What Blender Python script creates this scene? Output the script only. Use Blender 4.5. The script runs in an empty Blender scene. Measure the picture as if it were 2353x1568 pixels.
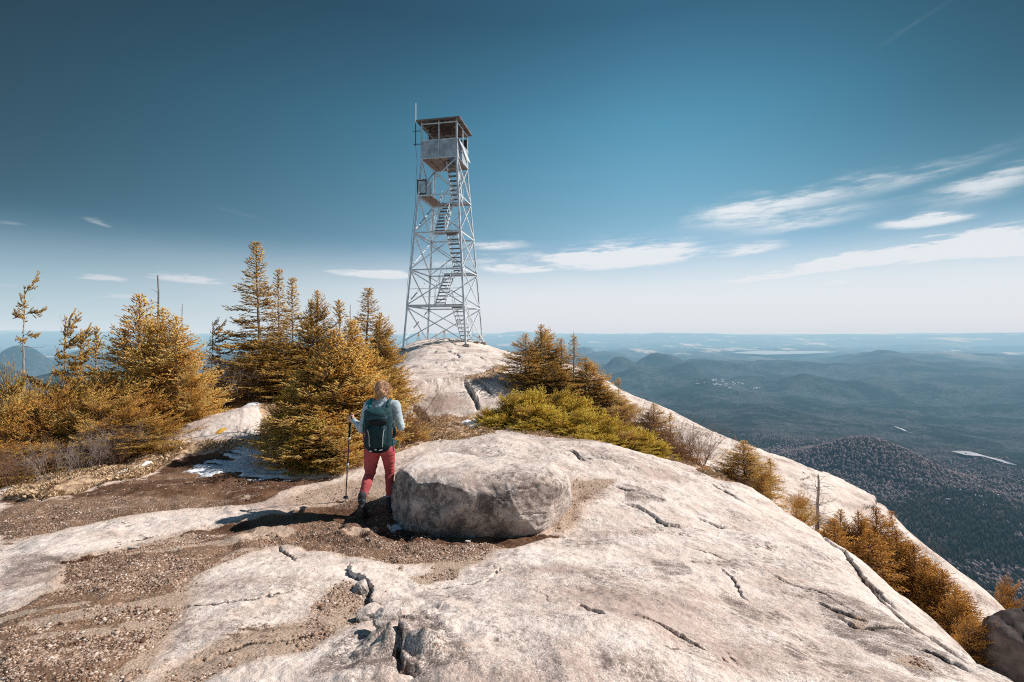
import bpy, math, random
import numpy as np
R = math.radians
SC = bpy.context.scene
COL = SC.collection
F, CX, HY = 1100.0, 1176.5, 773.0       # calibration of the photograph (2353 px wide): focal, centre, horizon; camera at the origin
RNG = np.random.default_rng(7)

def at(px, py, Y):                       # image point at depth Y -> world
    return np.array([(px-CX)/F*Y, Y, -(py-HY)/F*Y])
def proj(x, y, z):
    y = np.maximum(y, 1e-6)
    return CX+F*x/y, HY-F*z/y

# ---------------------------------------------------------------- noise
def _hash(ix, iy, seed):
    h = (ix.astype(np.int64)*374761393 + iy.astype(np.int64)*668265263 + seed*1274126177) & 0xffffffff
    h = ((h ^ (h >> 13))*1274126177) & 0xffffffff
    h = (h ^ (h >> 16)) & 0xffffffff
    return h/4294967295.0
def vnoise(x, y, seed=0):
    ix = np.floor(x); iy = np.floor(y); fx = x-ix; fy = y-iy
    fx = fx*fx*fx*(fx*(fx*6-15)+10); fy = fy*fy*fy*(fy*(fy*6-15)+10)
    a = _hash(ix, iy, seed); b = _hash(ix+1, iy, seed); c = _hash(ix, iy+1, seed); d = _hash(ix+1, iy+1, seed)
    return (a*(1-fx)+b*fx)*(1-fy) + (c*(1-fx)+d*fx)*fy - .5
def fbm(x, y, seed=0, oct=4, gain=.5):
    s = 0; a = 1; k = 1
    for i in range(oct):
        ca, sa = math.cos(i*1.1), math.sin(i*1.1)
        s = s + a*vnoise((x*ca-y*sa)*k+i*13.1, (x*sa+y*ca)*k-i*7.7, seed+i)
        a *= gain; k *= 2.03
    return s
def sstep(e0, e1, x):
    t = np.clip((x-e0)/(e1-e0), 0, 1); return t*t*(3-2*t)

# ---------------------------------------------------------------- objects
def link(o, parent=None):
    COL.objects.link(o)
    if parent is not None: o.parent = parent
    return o
def tag(o, label=None, cat=None, group=None, kind=None):
    if label: o['label'] = label
    if cat: o['category'] = cat
    if group: o['group'] = group
    if kind: o['kind'] = kind
    return o
def empty(name, loc=(0, 0, 0), rz=0.0):
    o = bpy.data.objects.new(name, None); o.empty_display_size = .1
    o.location = loc; o.rotation_euler.z = rz
    return link(o)
def mesh_np(name, V, T, n=3):            # fast mesh from numpy arrays, T of shape (m, n)
    me = bpy.data.meshes.new(name)
    V = np.ascontiguousarray(V, np.float32); T = np.ascontiguousarray(T, np.int32)
    me.vertices.add(len(V)); me.vertices.foreach_set('co', V.ravel())
    me.loops.add(T.size); me.loops.foreach_set('vertex_index', T.ravel())
    me.polygons.add(len(T)); me.polygons.foreach_set('loop_start', np.arange(0, T.size, n, dtype=np.int32))
    me.update(calc_edges=True)
    return me
def smooth(me):
    me.polygons.foreach_set('use_smooth', np.ones(len(me.polygons), bool))
def fattr(me, name, arr):
    a = me.attributes.new(name, 'FLOAT', 'POINT'); a.data.foreach_set('value', np.ascontiguousarray(arr, np.float32).ravel())
def obj(name, me, mat, parent=None, sm=False):
    if mat is not None: me.materials.append(mat)
    if sm: smooth(me)
    return link(bpy.data.objects.new(name, me), parent)
def copy_tree(o, parent=None):
    c = o.copy(); COL.objects.link(c); c.parent = parent
    for ch in [k for k in bpy.data.objects if k.parent == o]: copy_tree(ch, c)
    return c

class MB:                                # collects simple solids into one mesh
    def __init__(s): s.v = []; s.f = []
    def add(s, vs, fs):
        n = len(s.v); s.v += [tuple(map(float, v)) for v in vs]; s.f += [tuple(i+n for i in f) for f in fs]
    def box(s, c, d, M=None):
        c = np.array(c, float); P = []
        for z in (-1, 1):
            for y in (-1, 1):
                for x in (-1, 1):
                    p = np.array([x*d[0]/2, y*d[1]/2, z*d[2]/2])
                    if M is not None: p = M @ p
                    P.append(c+p)
        s.add(P, [(0, 2, 3, 1), (4, 5, 7, 6), (0, 1, 5, 4), (2, 6, 7, 3), (0, 4, 6, 2), (1, 3, 7, 5)])
    def bar(s, a, b, w, h=None, up=(0, 0, 1)):           # rectangular bar from a to b
        a = np.array(a, float); b = np.array(b, float); h = h or w
        d = b-a; L = np.linalg.norm(d); d = d/L
        x = np.cross(d, up)
        if np.linalg.norm(x) < 1e-3: x = np.cross(d, (0, 1, 0))
        x /= np.linalg.norm(x); y = np.cross(x, d)
        P = [p+x*sx*w/2+y*sy*h/2 for p in (a, b) for sx, sy in ((-1, -1), (1, -1), (1, 1), (-1, 1))]
        s.add(P, [(0, 3, 2, 1), (4, 5, 6, 7), (0, 1, 5, 4), (1, 2, 6, 5), (2, 3, 7, 6), (3, 0, 4, 7)])
    def angle(s, a, b, w, t, ux, uy):                    # L-section bar
        a = np.array(a, float); b = np.array(b, float); ux = np.array(ux, float); uy = np.array(uy, float)
        for (p, q, dp, dq) in ((ux, uy, w, t), (uy, ux, w, t)):
            P = [e+p*i*dp+q*j*dq for e in (a, b) for i, j in ((0, 0), (1, 0), (1, 1), (0, 1))]
            s.add(P, [(0, 3, 2, 1), (4, 5, 6, 7), (0, 1, 5, 4), (1, 2, 6, 5), (2, 3, 7, 6), (3, 0, 4, 7)])
            w = w*.999
    def tube(s, pts, rad, n=8, cap=True):
        pts = np.array(pts, float); m = len(pts)
        rad = np.full(m, rad) if np.isscalar(rad) else np.array(rad)
        t = np.gradient(pts, axis=0); t /= np.linalg.norm(t, axis=1)[:, None]
        u = np.cross(t[0], (0.3, 0.2, 1.)); 
        if np.linalg.norm(u) < 1e-2: u = np.cross(t[0], (1, 0, 0))
        P = []
        for i in range(m):
            u = u-t[i]*np.dot(u, t[i]); u /= np.linalg.norm(u); w = np.cross(t[i], u)
            for k in range(n):
                a = 2*math.pi*k/n; P.append(pts[i]+rad[i]*(u*math.cos(a)+w*math.sin(a)))
        Fc = [(i*n+k, i*n+(k+1) % n, (i+1)*n+(k+1) % n, (i+1)*n+k) for i in range(m-1) for k in range(n)]
        if cap: Fc += [tuple(range(n-1, -1, -1)), tuple((m-1)*n+k for k in range(n))]
        s.add(P, Fc)
    def build(s, name, mat, parent=None, sm=False):
        me = bpy.data.meshes.new(name); me.from_pydata(s.v, [], s.f); me.update()
        return obj(name, me, mat, parent, sm)

# ---------------------------------------------------------------- node helper
class NT:
    def __init__(s, tree): s.t = tree; s.n = tree.nodes; s.l = tree.links
    def node(s, typ, **kw):
        n = s.n.new(typ)
        for k, v in kw.items(): setattr(n, k, v)
        return n
    def put(s, sock, v):
        if isinstance(v, bpy.types.NodeSocket): s.l.new(v, sock)
        elif isinstance(v, (tuple, list)) and len(v) == 3 and sock.type == 'RGBA': sock.default_value = (*v, 1)
        else: sock.default_value = v
    def m(s, op, a, b=0.0, c=0.0, clamp=False):
        n = s.node('ShaderNodeMath', operation=op, use_clamp=clamp)
        s.put(n.inputs[0], a); s.put(n.inputs[1], b); s.put(n.inputs[2], c); return n.outputs[0]
    def ss(s, x, e0, e1, to0=0.0, to1=1.0):
        n = s.node('ShaderNodeMapRange', interpolation_type='SMOOTHSTEP')
        s.put(n.inputs[0], x)
        for i, v in enumerate((e0, e1, to0, to1)): s.put(n.inputs[i+1], v)
        return n.outputs[0]
    def mix(s, f, a, b, mode='MIX'):
        n = s.node('ShaderNodeMix', data_type='RGBA', blend_type=mode)
        s.put(n.inputs[0], f); s.put(n.inputs[6], a); s.put(n.inputs[7], b); return n.outputs[2]
    def noise(s, vec, scale, detail=4, rough=.5, out=0, dist=0.0):
        n = s.node('ShaderNodeTexNoise'); s.put(n.inputs['Vector'], vec)
        n.inputs['Scale'].default_value = scale; n.inputs['Detail'].default_value = detail
        n.inputs['Roughness'].default_value = rough; n.inputs['Distortion'].default_value = dist
        return n.outputs[out]
    def voro(s, vec, scale, feature='F1', out='Distance'):
        n = s.node('ShaderNodeTexVoronoi', feature=feature); s.put(n.inputs['Vector'], vec)
        n.inputs['Scale'].default_value = scale; return n.outputs[out]
    def vmul(s, v, k):
        n = s.node('ShaderNodeVectorMath', operation='MULTIPLY'); s.put(n.inputs[0], v); n.inputs[1].default_value = k; return n.outputs[0]
    def attr(s, name, out='Fac'):
        n = s.node('ShaderNodeAttribute', attribute_name=name); return n.outputs[out]
    def bump(s, h, strength, dist, normal=None):
        n = s.node('ShaderNodeBump'); s.put(n.inputs['Height'], h)
        n.inputs['Strength'].default_value = strength; n.inputs['Distance'].default_value = dist
        if normal is not None: s.l.new(normal, n.inputs['Normal'])
        return n.outputs[0]
def mat(name):
    m = bpy.data.materials.new(name); m.use_nodes = True
    t = NT(m.node_tree); b = m.node_tree.nodes['Principled BSDF']
    b.inputs['Specular IOR Level'].default_value = .25
    return m, t, b
def simple(name, col, rough=.7, metal=0., var=.25, scale=6., bump=.0, spec=.3, bscale=60., coord='Object'):
    m, t, b = mat(name)
    tc = t.node('ShaderNodeTexCoord').outputs[coord]
    n = t.noise(tc, scale, 5, .6)
    k = t.ss(n, .3, .7, 1-var, 1+var*.6)
    c = t.node('ShaderNodeVectorMath', operation='SCALE'); c.inputs[0].default_value = col; t.put(c.inputs['Scale'], k)
    t.put(b.inputs['Base Color'], c.outputs[0])
    b.inputs['Roughness'].default_value = rough; b.inputs['Metallic'].default_value = metal
    b.inputs['Specular IOR Level'].default_value = spec
    if bump: t.put(b.inputs['Normal'], t.bump(t.noise(tc, bscale, 4, .6), bump, .01))
    return m

# ---------------------------------------------------------------- camera, sun, sky
cam = bpy.data.cameras.new('camera'); co = bpy.data.objects.new('camera', cam); link(co)
cam.sensor_width = 36; cam.lens = F/2353*36; cam.clip_start = .05; cam.clip_end = 200000
cam.shift_y = -(784-HY)/2353
co.location = (0, 0, 0); co.rotation_euler = (R(90), 0, 0)
SC.camera = co
SC.view_settings.view_transform = 'Standard'; SC.view_settings.look = 'None'
SC.view_settings.exposure = 0; SC.view_settings.gamma = 1
SC.render.engine = 'CYCLES'
SC.cycles.use_denoising = False; SC.cycles.filter_width = 1.1
SC.cycles.max_bounces = 6; SC.cycles.diffuse_bounces = 2; SC.cycles.volume_bounces = 0; SC.cycles.transparent_max_bounces = 8
SC.cycles.sample_clamp_indirect = 4

SUN = np.array([1.0, .22, .90]); SUN /= np.linalg.norm(SUN)
sl = bpy.data.lights.new('sun', 'SUN'); sl.energy = 5.0; sl.angle = R(.53); sl.color = (1.0, .94, .88)
so = bpy.data.objects.new('sun', sl); link(so)
import mathutils
so.rotation_euler = mathutils.Vector(SUN).to_track_quat('Z', 'Y').to_euler()

W = bpy.data.worlds.new('World'); SC.world = W; W.use_nodes = True
def build_world():
    t = NT(W.node_tree); t.n.clear()
    out = t.node('ShaderNodeOutputWorld'); bg = t.node('ShaderNodeBackground'); t.l.new(bg.outputs[0], out.inputs[0])
    sky = t.node('ShaderNodeTexSky', sky_type='NISHITA', sun_disc=False)
    sky.sun_elevation = math.asin(SUN[2]); sky.sun_rotation = math.atan2(SUN[0], SUN[1])
    sky.altitude = 800; sky.air_density = 1.0; sky.dust_density = .6; sky.ozone_density = 2.0
    tc = t.node('ShaderNodeTexCoord').outputs['Generated']
    sp = t.node('ShaderNodeSeparateXYZ'); t.l.new(tc, sp.inputs[0])
    x, y, z = sp.outputs
    hyp = t.m('SQRT', t.m('ADD', t.m('MULTIPLY', x, x), t.m('MULTIPLY', y, y)))
    el = t.m('ARCTAN2', z, hyp)                      # elevation, radians
    az = t.m('ARCTAN2', x, y)                        # azimuth from the view axis, radians
    # polarised teal sky: pale horizon, deep above, brightened at the zenith to lift shadows
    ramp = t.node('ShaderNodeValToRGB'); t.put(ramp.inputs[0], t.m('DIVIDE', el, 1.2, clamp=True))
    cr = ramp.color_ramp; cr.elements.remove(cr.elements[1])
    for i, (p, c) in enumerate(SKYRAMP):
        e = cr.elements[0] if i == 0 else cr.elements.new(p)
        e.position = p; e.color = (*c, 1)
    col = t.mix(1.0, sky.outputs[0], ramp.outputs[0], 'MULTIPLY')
    # lens vignette put into the sky: darker left and, high up, far right
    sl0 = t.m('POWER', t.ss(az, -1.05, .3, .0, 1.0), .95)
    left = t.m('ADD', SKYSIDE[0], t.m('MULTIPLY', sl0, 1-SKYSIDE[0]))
    left = t.m('MAXIMUM', left, t.ss(az, -1.25, -1.75))  # sky behind the camera raised to lift the shadows
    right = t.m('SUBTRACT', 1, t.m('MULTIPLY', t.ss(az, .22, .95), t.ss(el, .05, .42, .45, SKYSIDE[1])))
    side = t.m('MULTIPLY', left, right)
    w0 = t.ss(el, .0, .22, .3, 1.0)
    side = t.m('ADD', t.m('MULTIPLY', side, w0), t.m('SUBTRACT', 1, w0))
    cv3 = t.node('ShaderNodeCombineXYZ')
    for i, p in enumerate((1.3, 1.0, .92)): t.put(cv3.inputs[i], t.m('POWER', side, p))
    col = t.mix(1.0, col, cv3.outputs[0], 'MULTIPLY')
    # clouds: soft streaks given by (px, py, half width, half height, slope, strength) turned into angles
    cv = t.node('ShaderNodeCombineXYZ'); t.put(cv.inputs[0], t.m('MULTIPLY', az, 1.0)); t.put(cv.inputs[1], t.m('ADD', t.m('MULTIPLY', el, 4.6), t.m('MULTIPLY', az, -.10)))
    n1 = t.noise(cv.outputs[0], 6, 8, .60, dist=.1)
    n2 = t.noise(t.vmul(cv.outputs[0], (1, 1.5, 1)), 17, 7, .68, dist=.25)
    w1 = t.m('ADD', t.m('MULTIPLY', t.m('SUBTRACT', n1, .5), .055), t.m('MULTIPLY', t.m('SUBTRACT', n2, .5), .03))
    tot = None
    for (px, py, hw, hh, sl_, k) in CLOUDS:
        a0 = math.atan((px-CX)/F); e0 = math.atan((HY-py)/F*math.cos(a0)); c2 = math.cos(a0)
        ra = 1.15*hw/F*c2*c2; re = 1.35*hh/F*c2
        da = t.m('SUBTRACT', az, a0)
        de = t.m('SUBTRACT', t.m('SUBTRACT', el, t.m('MULTIPLY', w1, min(1, hh/22))), e0)
        de = t.m('SUBTRACT', de, t.m('MULTIPLY', da, sl_))
        # crisp lower edge, wispy upper edge
        up = t.m('DIVIDE', de, re); dn = t.m('MULTIPLY', up, 1.6)
        v = t.m('MAXIMUM', up, t.m('MULTIPLY', dn, -1))
        q = t.m('ADD', t.m('POWER', t.m('ABSOLUTE', t.m('DIVIDE', da, ra)), 2.0), t.m('MULTIPLY', v, v))
        g = t.m('MULTIPLY', t.m('EXPONENT', t.m('MULTIPLY', q, -1.0)), k)
        tot = g if tot is None else t.m('ADD', tot, g)
    tex = t.m('ADD', t.m('MULTIPLY', n1, 1.1), t.m('MULTIPLY', n2, .9))
    cl = t.m('MULTIPLY', tot, t.ss(tex, .60, 1.25, .2, 1.55))
    cl = t.ss(cl, .0, 1.0)
    # thin veil close to the horizon
    veil = t.m('MULTIPLY', t.ss(t.m('ADD', el, t.m('MULTIPLY', w1, .35)), .070, .195, 1, 0), t.ss(el, -.02, .02))
    veil = t.m('MULTIPLY', veil, t.ss(az, -1.0, .1, .25, .92))
    cl = t.m('MAXIMUM', cl, veil)
    cl = t.m('MULTIPLY', cl, .93)
    cb = t.node('ShaderNodeVectorMath', operation='SCALE'); cb.inputs[0].default_value = (.84, .875, .91)
    t.put(cb.inputs['Scale'], t.m('MULTIPLY', t.ss(az, -1.0, .0, .72, 1.0), 1/SKYSTR))
    col = t.mix(cl, col, cb.outputs[0])
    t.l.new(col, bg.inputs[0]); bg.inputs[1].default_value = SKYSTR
SKYSTR = .10
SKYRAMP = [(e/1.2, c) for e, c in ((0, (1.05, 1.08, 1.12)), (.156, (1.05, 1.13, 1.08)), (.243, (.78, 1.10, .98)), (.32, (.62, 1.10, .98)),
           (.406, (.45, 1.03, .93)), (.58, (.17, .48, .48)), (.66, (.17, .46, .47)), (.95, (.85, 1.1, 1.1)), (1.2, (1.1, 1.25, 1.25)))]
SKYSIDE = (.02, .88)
CLOUDS = [
 (1420, 600, 130, 24, .03, 1.3), (1500, 588, 75, 16, 0, .5), (1290, 596, 60, 9, -.05, .7), (1240, 622, 45, 6, .1, .6),
 (2260, 570, 330, 22, .04, 1.5), (1950, 605, 190, 12, .14, 1.1), (1680, 650, 170, 8, .10, .8), (2350, 585, 150, 14, 0, .8),
 (2125, 510, 85, 12, 0, 1.25), (1700, 505, 110, 26, .02, .55), (1850, 515, 130, 20, .10, .5), (1760, 470, 120, 14, .12, .25),
 (1950, 440, 170, 18, .14, .42), (2270, 435, 120, 26, .12, .55), (2150, 400, 140, 12, .2, .28), (1720, 578, 70, 11, .06, .75),
 (1920, 652, 45, 9, .05, .95), (1140, 565, 60, 10, .03, .8), (1150, 618, 50, 18, 0, .8), (1165, 672, 45, 4, 0, .7), (1000, 610, 70, 12, .15, .5),
 (810, 630, 70, 11, -.06, .8), (905, 636, 50, 8, 0, .9), (450, 645, 100, 10, -.02, .95), (230, 642, 80, 7, -.02, .7), (640, 690, 120, 9, 0, .5), (330, 688, 160, 8, 0, .5), (60, 660, 90, 8, 0, .45), (225, 512, 30, 7, -.25, .45),
 (20, 515, 40, 5, 0, .25), (540, 488, 60, 5, -.2, .12), (2090, 65, 160, 6, .35, .07), (1250, 655, 70, 4, 0, .5), (1300, 405, 100, 12, 0, .06),
]
# ================================================================ TERRAIN
# control points of the summit rock: (px, py, depth Y) seen in the photograph, or ('w', X, Y, Z) in metres
CP = [
 (0,1568,2.35),(600,1568,2.33),(1000,1568,2.30),(1300,1568,2.32),(1600,1568,2.50),(2000,1568,2.85),(2330,1565,3.35),
 (0,1400,3.35),(400,1400,3.3),(800,1400,3.3),(1176,1400,3.25),(1500,1400,3.35),(1800,1400,3.8),(2050,1400,4.5),
 (0,1260,4.9),(300,1260,4.85),(700,1280,4.6),(900,1250,4.95),(1176,1300,4.25),(1600,1300,4.5),(1850,1300,5.1),
 (0,1180,6.0),(300,1180,5.9),(600,1190,5.75),(850,1190,5.9),(1000,1210,5.6),(1150,1245,5.3),(1310,1200,5.75),(1500,1200,5.8),(1700,1200,6.3),
 (0,1135,6.9),(200,1090,7.5),(350,1045,8.6),(200,1140,6.8),(450,1100,7.4),(650,1090,7.7),(800,1085,7.8),(450,1050,8.7),(600,1040,8.9),
 (360,1015,9.3),(450,965,9.6),(560,935,9.9),(590,1000,9.3),(520,1000,9.1),
 (540,915,12.5),(600,900,15),(700,950,11),(800,960,11),(880,930,13),(900,1000,10.5),
 (930,1060,8.2),(1000,1040,8.5),(1130,1003,9.0),(1220,1015,8.9),(1290,1020,8.6),(1400,1030,8.8),(1500,1065,8.9),(1650,1100,8.9),(1720,1120,8.5),
 (1810,1180,7.5),(1880,1215,7.0),(1980,1290,6.0),(2130,1390,4.8),
 (1100,1080,7.0),(1300,1130,6.7),(1450,1130,6.7),(1600,1150,7.0),
 # hollow behind the slab
 (1000,975,12.0),(1080,985,11.3),(1130,1000,11.0),(1200,985,11.3),(1350,1015,10.8),(1450,1030,11.0),(1550,1060,10.8),(1640,1090,10.6),
 (950,958,13.0),(1060,958,13.0),(1150,950,13.0),(960,893,13.9),(1080,885,14.2),(1180,862,15.0),(1210,900,14.0),
 (940,868,16.0),(1100,852,17.5),(1180,838,19.0),(930,830,21),(1050,825,21.5),(1150,822,22.5),(950,800,25),(1040,797,25.3),(1110,797,27),(1160,812,26),
 (1040,785,30),(985,783,29.5),(930,795,28),(1110,793.5,29),(1230,850,20),(1250,930,14),(1330,900,17),(1450,960,14),
 # right hand skyline
 (1370,850,24),(1400,885,22.5),(1470,920,21.5),(1560,960,20.5),(1640,1005,19.5),(1760,1040,18.3),(1865,1090,17),(1900,1088,16.8),(2000,1135,16),
 (2060,1190,15),(2150,1280,14),(2250,1350,13),(2300,1385,12.2),
 (1600,1040,15),(1700,1080,14),(1800,1120,13.5),(1870,1150,13),(1930,1180,13),(2110,1300,12.4),(2235,1400,11.4),(1500,1000,15),
 ('w',4.6,9.2,-3.3),('w',5.6,8.0,-3.9),('w',6.6,8.0,-4.5),('w',5.4,6.4,-4.1),('w',5.2,5.0,-4.0),('w',4.7,3.6,-3.7),('w',7.2,6.4,-5.2),('w',7.0,4.5,-5.4),('w',5.0,2.0,-3.8),('w',3.4,1.6,-2.4),
 ('w',7.0,9.6,-5.7),('w',8.2,9.0,-6.4),('w',9.4,9.2,-6.9),('w',9.6,8.0,-7.0),('w',6.4,10.6,-4.9),
 # beyond the skylines
 ('w',-3,33,-1.2),('w',-6,34,-2.5),('w',0,31,-1.6),('w',3,30,-3.2),('w',6,28,-5.5),('w',9,25,-7.5),('w',12.5,21,-9),('w',15,17,-10),('w',15.5,13,-11),('w',15,9,-11),
 ('w',-8,33,-4),('w',0,42,-9),('w',-12,42,-10),('w',14,36,-22),('w',25,25,-24),('w',27,10,-25),('w',0,58,-28),('w',30,50,-42),('w',-30,52,-26),('w',45,30,-45),
 # left side behind the shrubs
 ('w',-8.6,7.6,-2.5),('w',-9.5,9.5,-3.0),('w',-7.5,10.5,-2.7),('w',-12,12,-4.0),('w',-8,14,-2.9),('w',-5.0,14,-1.9),('w',-14,18,-5.5),('w',-20,25,-10),('w',-9,22,-4),('w',-6,22,-2.2),('w',-35,30,-22),('w',-16,8,-6),('w',-30,10,-17),
 # under and behind the camera
 ('w',0,1.2,-1.62),('w',-1.5,1.0,-1.7),('w',1.5,1.0,-1.78),('w',0,.4,-1.6),('w',-3,.5,-1.9),('w',-6,2.5,-2.2),('w',-7,5,-2.35),('w',3,.2,-2.4),('w',7,.5,-5),('w',-12,0,-4),
]
def cp_world():
    P = []
    for c in CP:
        if c[0] == 'w': P.append(c[1:])
        else: P.append(tuple(at(*c)))
    return np.array(P, float)
_P = cp_world()
TH0, TH1 = R(-92), R(92)
LR0, LR1 = math.log(.5), math.log(66.)
GTH = np.concatenate([np.linspace(R(-92), R(-53), 60, endpoint=False), np.linspace(R(-53), R(53), 1200, endpoint=False), np.linspace(R(53), R(92), 60)])
GLR = np.concatenate([np.linspace(math.log(.5), math.log(1.9), 70, endpoint=False), np.linspace(math.log(1.9), math.log(12.), 1010, endpoint=False), np.linspace(math.log(12.), math.log(66.), 300)])
def _uv(x, y):
    return np.arctan2(x, y), .5*np.log(x*x+y*y)
def _rbf():
    pt, pl = _uv(_P[:, 0], _P[:, 1]); n = len(_P); S = 1.15
    def K(at_, al, bt, bl):
        r = np.sqrt((S*(at_[:, None]-bt[None]))**2+(al[:, None]-bl[None])**2+1e-6); return r
    A = np.zeros((n+1, n+1)); A[:n, :n] = K(pt, pl, pt, pl) - np.eye(n)*.004; A[:n, n] = 1; A[n, :n] = 1
    # interpolate the slope z/rho: keeps the skyline where it is seen
    rho = np.exp(pl); w = np.linalg.solve(A, np.append(_P[:, 2]/rho, 0))
    gt = np.linspace(TH0, TH1, 300); gl = np.linspace(LR0, LR1, 330)
    T, L = np.meshgrid(gt, gl); t = T.ravel(); l = L.ravel(); Z = np.empty(len(t))
    for i in range(0, len(t), 20000):
        Z[i:i+20000] = K(t[i:i+20000], l[i:i+20000], pt, pl) @ w[:n] + w[n]
    Z = (Z*np.exp(l)).reshape(T.shape)
    for _ in range(2):                     # light blur
        Z[1:-1] = (Z[:-2]+2*Z[1:-1]+Z[2:])/4; Z[:, 1:-1] = (Z[:, :-2]+2*Z[:, 1:-1]+Z[:, 2:])/4
    return Z
_Z0 = _rbf()
def bil(G, t, l):
    nl, nt = G.shape
    u = np.clip((t-TH0)/(TH1-TH0)*(nt-1), 0, nt-1.001); v = np.clip((l-LR0)/(LR1-LR0)*(nl-1), 0, nl-1.001)
    i = u.astype(int); j = v.astype(int); fu = u-i; fv = v-j
    return (G[j, i]*(1-fu)+G[j, i+1]*fu)*(1-fv)+(G[j+1, i]*(1-fu)+G[j+1, i+1]*fu)*fv
def zbase(x, y):
    t, l = _uv(np.asarray(x, float), np.asarray(y, float)); return bil(_Z0, t, l)
def ground_hit(px, py, y0=1.5, y1=40., zf=None):      # first hit of the view ray with the base ground
    zf = zf or zbase
    Y = np.exp(np.linspace(math.log(y0), math.log(y1), 1500)); X = (px-CX)/F*Y; Zr = -(py-HY)/F*Y
    below = np.nonzero(zf(X, Y) > Zr)[0]
    k = below[0] if len(below) else len(Y)-1
    return np.array([X[k], Y[k], Zr[k]])

# fractures: (points px,py ; width m ; depth m ; step m, >0 means the left hand side of travel stands proud)
CR = [
 ([(795,1303),(803,1325),(828,1340),(850,1365),(862,1395),(885,1430),(905,1462)], .022, .07, .10),
 ([(905,1462),(932,1450),(925,1485),(930,1530),(945,1572)], .03, .06, .12),
 ([(640,1268),(660,1285),(682,1302)], .02, .05, .03),
 ([(1128,1303),(1150,1322),(1196,1345),(1222,1366),(1262,1360),(1300,1352)], .028, .09, -.06),
 ([(1300,1352),(1340,1343),(1420,1340)], .010, .04, -.02),
 ([(1335,1408),(1362,1425),(1388,1448)], .03, .06, .03),
 ([(1443,1430),(1500,1450),(1560,1476),(1622,1508)], .014, .07, .03),
 ([(1655,1516),(1668,1535)], .01, .03, 0),
 ([(1430,1152),(1465,1163),(1500,1185),(1530,1203),(1560,1208),(1592,1204)], .022, .09, .05),
 ([(1600,1190),(1650,1208),(1695,1213)], .018, .07, .04),
 ([(1405,1120),(1440,1128),(1470,1132)], .03, .05, .03),
 ([(1285,1037),(1312,1037),(1345,1060)], .03, .10, .07),
 ([(1655,1292),(1678,1310),(1690,1330),(1722,1365)], .03, .05, .02),
 ([(1660,1500),(1700,1540)], .01, .02, 0),
 ([(1880,1375),(1930,1400),(1990,1425)], .03, .05, .04),
 ([(1870,1213),(1900,1248),(1940,1275),(1975,1318),(2050,1390),(2130,1455),(2230,1530)], .05, .10, .05),
 ([(1975,1318),(2010,1345),(2070,1400)], .04, .06, .05),
 ([(1920,1405),(1960,1430),(2060,1440),(2100,1435)], .03, .05, .03),
 ([(2080,1480),(2150,1500),(2240,1545)], .03, .05, .03),
 ([(2060,1440),(2120,1470)], .03, .05, .0),
 ([(1630,1112),(1665,1135),(1710,1160)], .015, .04, .02),
 ([(956,1361),(1016,1351),(1081,1341),(1151,1326)], .010, .03, .01),
 ([(1496,1516),(1556,1522),(1616,1536)], .008, .02, 0), ([(1760,1300),(1830,1340),(1900,1365),(1985,1420)], .01, .03, .02),
 ([(1560,1240),(1640,1262),(1690,1285)], .006, .015, .005), ([(200,1440),(420,1400),(620,1385),(760,1345)], .01, .02, .02), ([(420,1520),(600,1470),(790,1450)], .01, .03, .02),
 ([(1150,1305),(1120,1345)], .015, .05, 0),
 # the dome
 ([(935,900),(985,886),(1040,880),(1078,874),(1130,858),(1170,848)], .12, .22, -.35),
 ([(1000,868),(1060,862),(1110,845),(1168,836)], .07, .12, -.18),
 ([(1066,880),(1082,895),(1092,915),(1104,940)], .09, .20, .10),
 ([(1100,875),(1122,892),(1135,905)], .06, .12, .06),
 ([(1155,872),(1175,892)], .05, .10, .04),
 ([(950,925),(972,948),(990,970)], .10, .22, .15),
 ([(930,800),(1000,793),(1060,797)], .04, .03, 0),
 ([(1010,808),(1030,808),(1052,814),(1058,830)], .06, .10, .05),
 ([(1075,818),(1105,822),(1118,832)], .05, .07, .03),
 ([(940,850),(1000,842),(1060,836)], .10, .08, .12),
 # far rib
 ([(1990,1135),(2010,1148),(2040,1168),(2060,1190)], .08, .15, .15),
 ([(1960,1175),(2010,1163),(2050,1170)], .08, .12, .10),
 ([(1700,1035),(1690,1055),(1655,1050)], .06, .10, .08),
 ([(1560,985),(1600,1000),(1650,1010)], .06, .1, .08),
 ([(1830,1110),(1870,1093)], .05, .08, .05),
 ([(1760,1060),(1790,1085)], .05, .08, .0),
]
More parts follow.
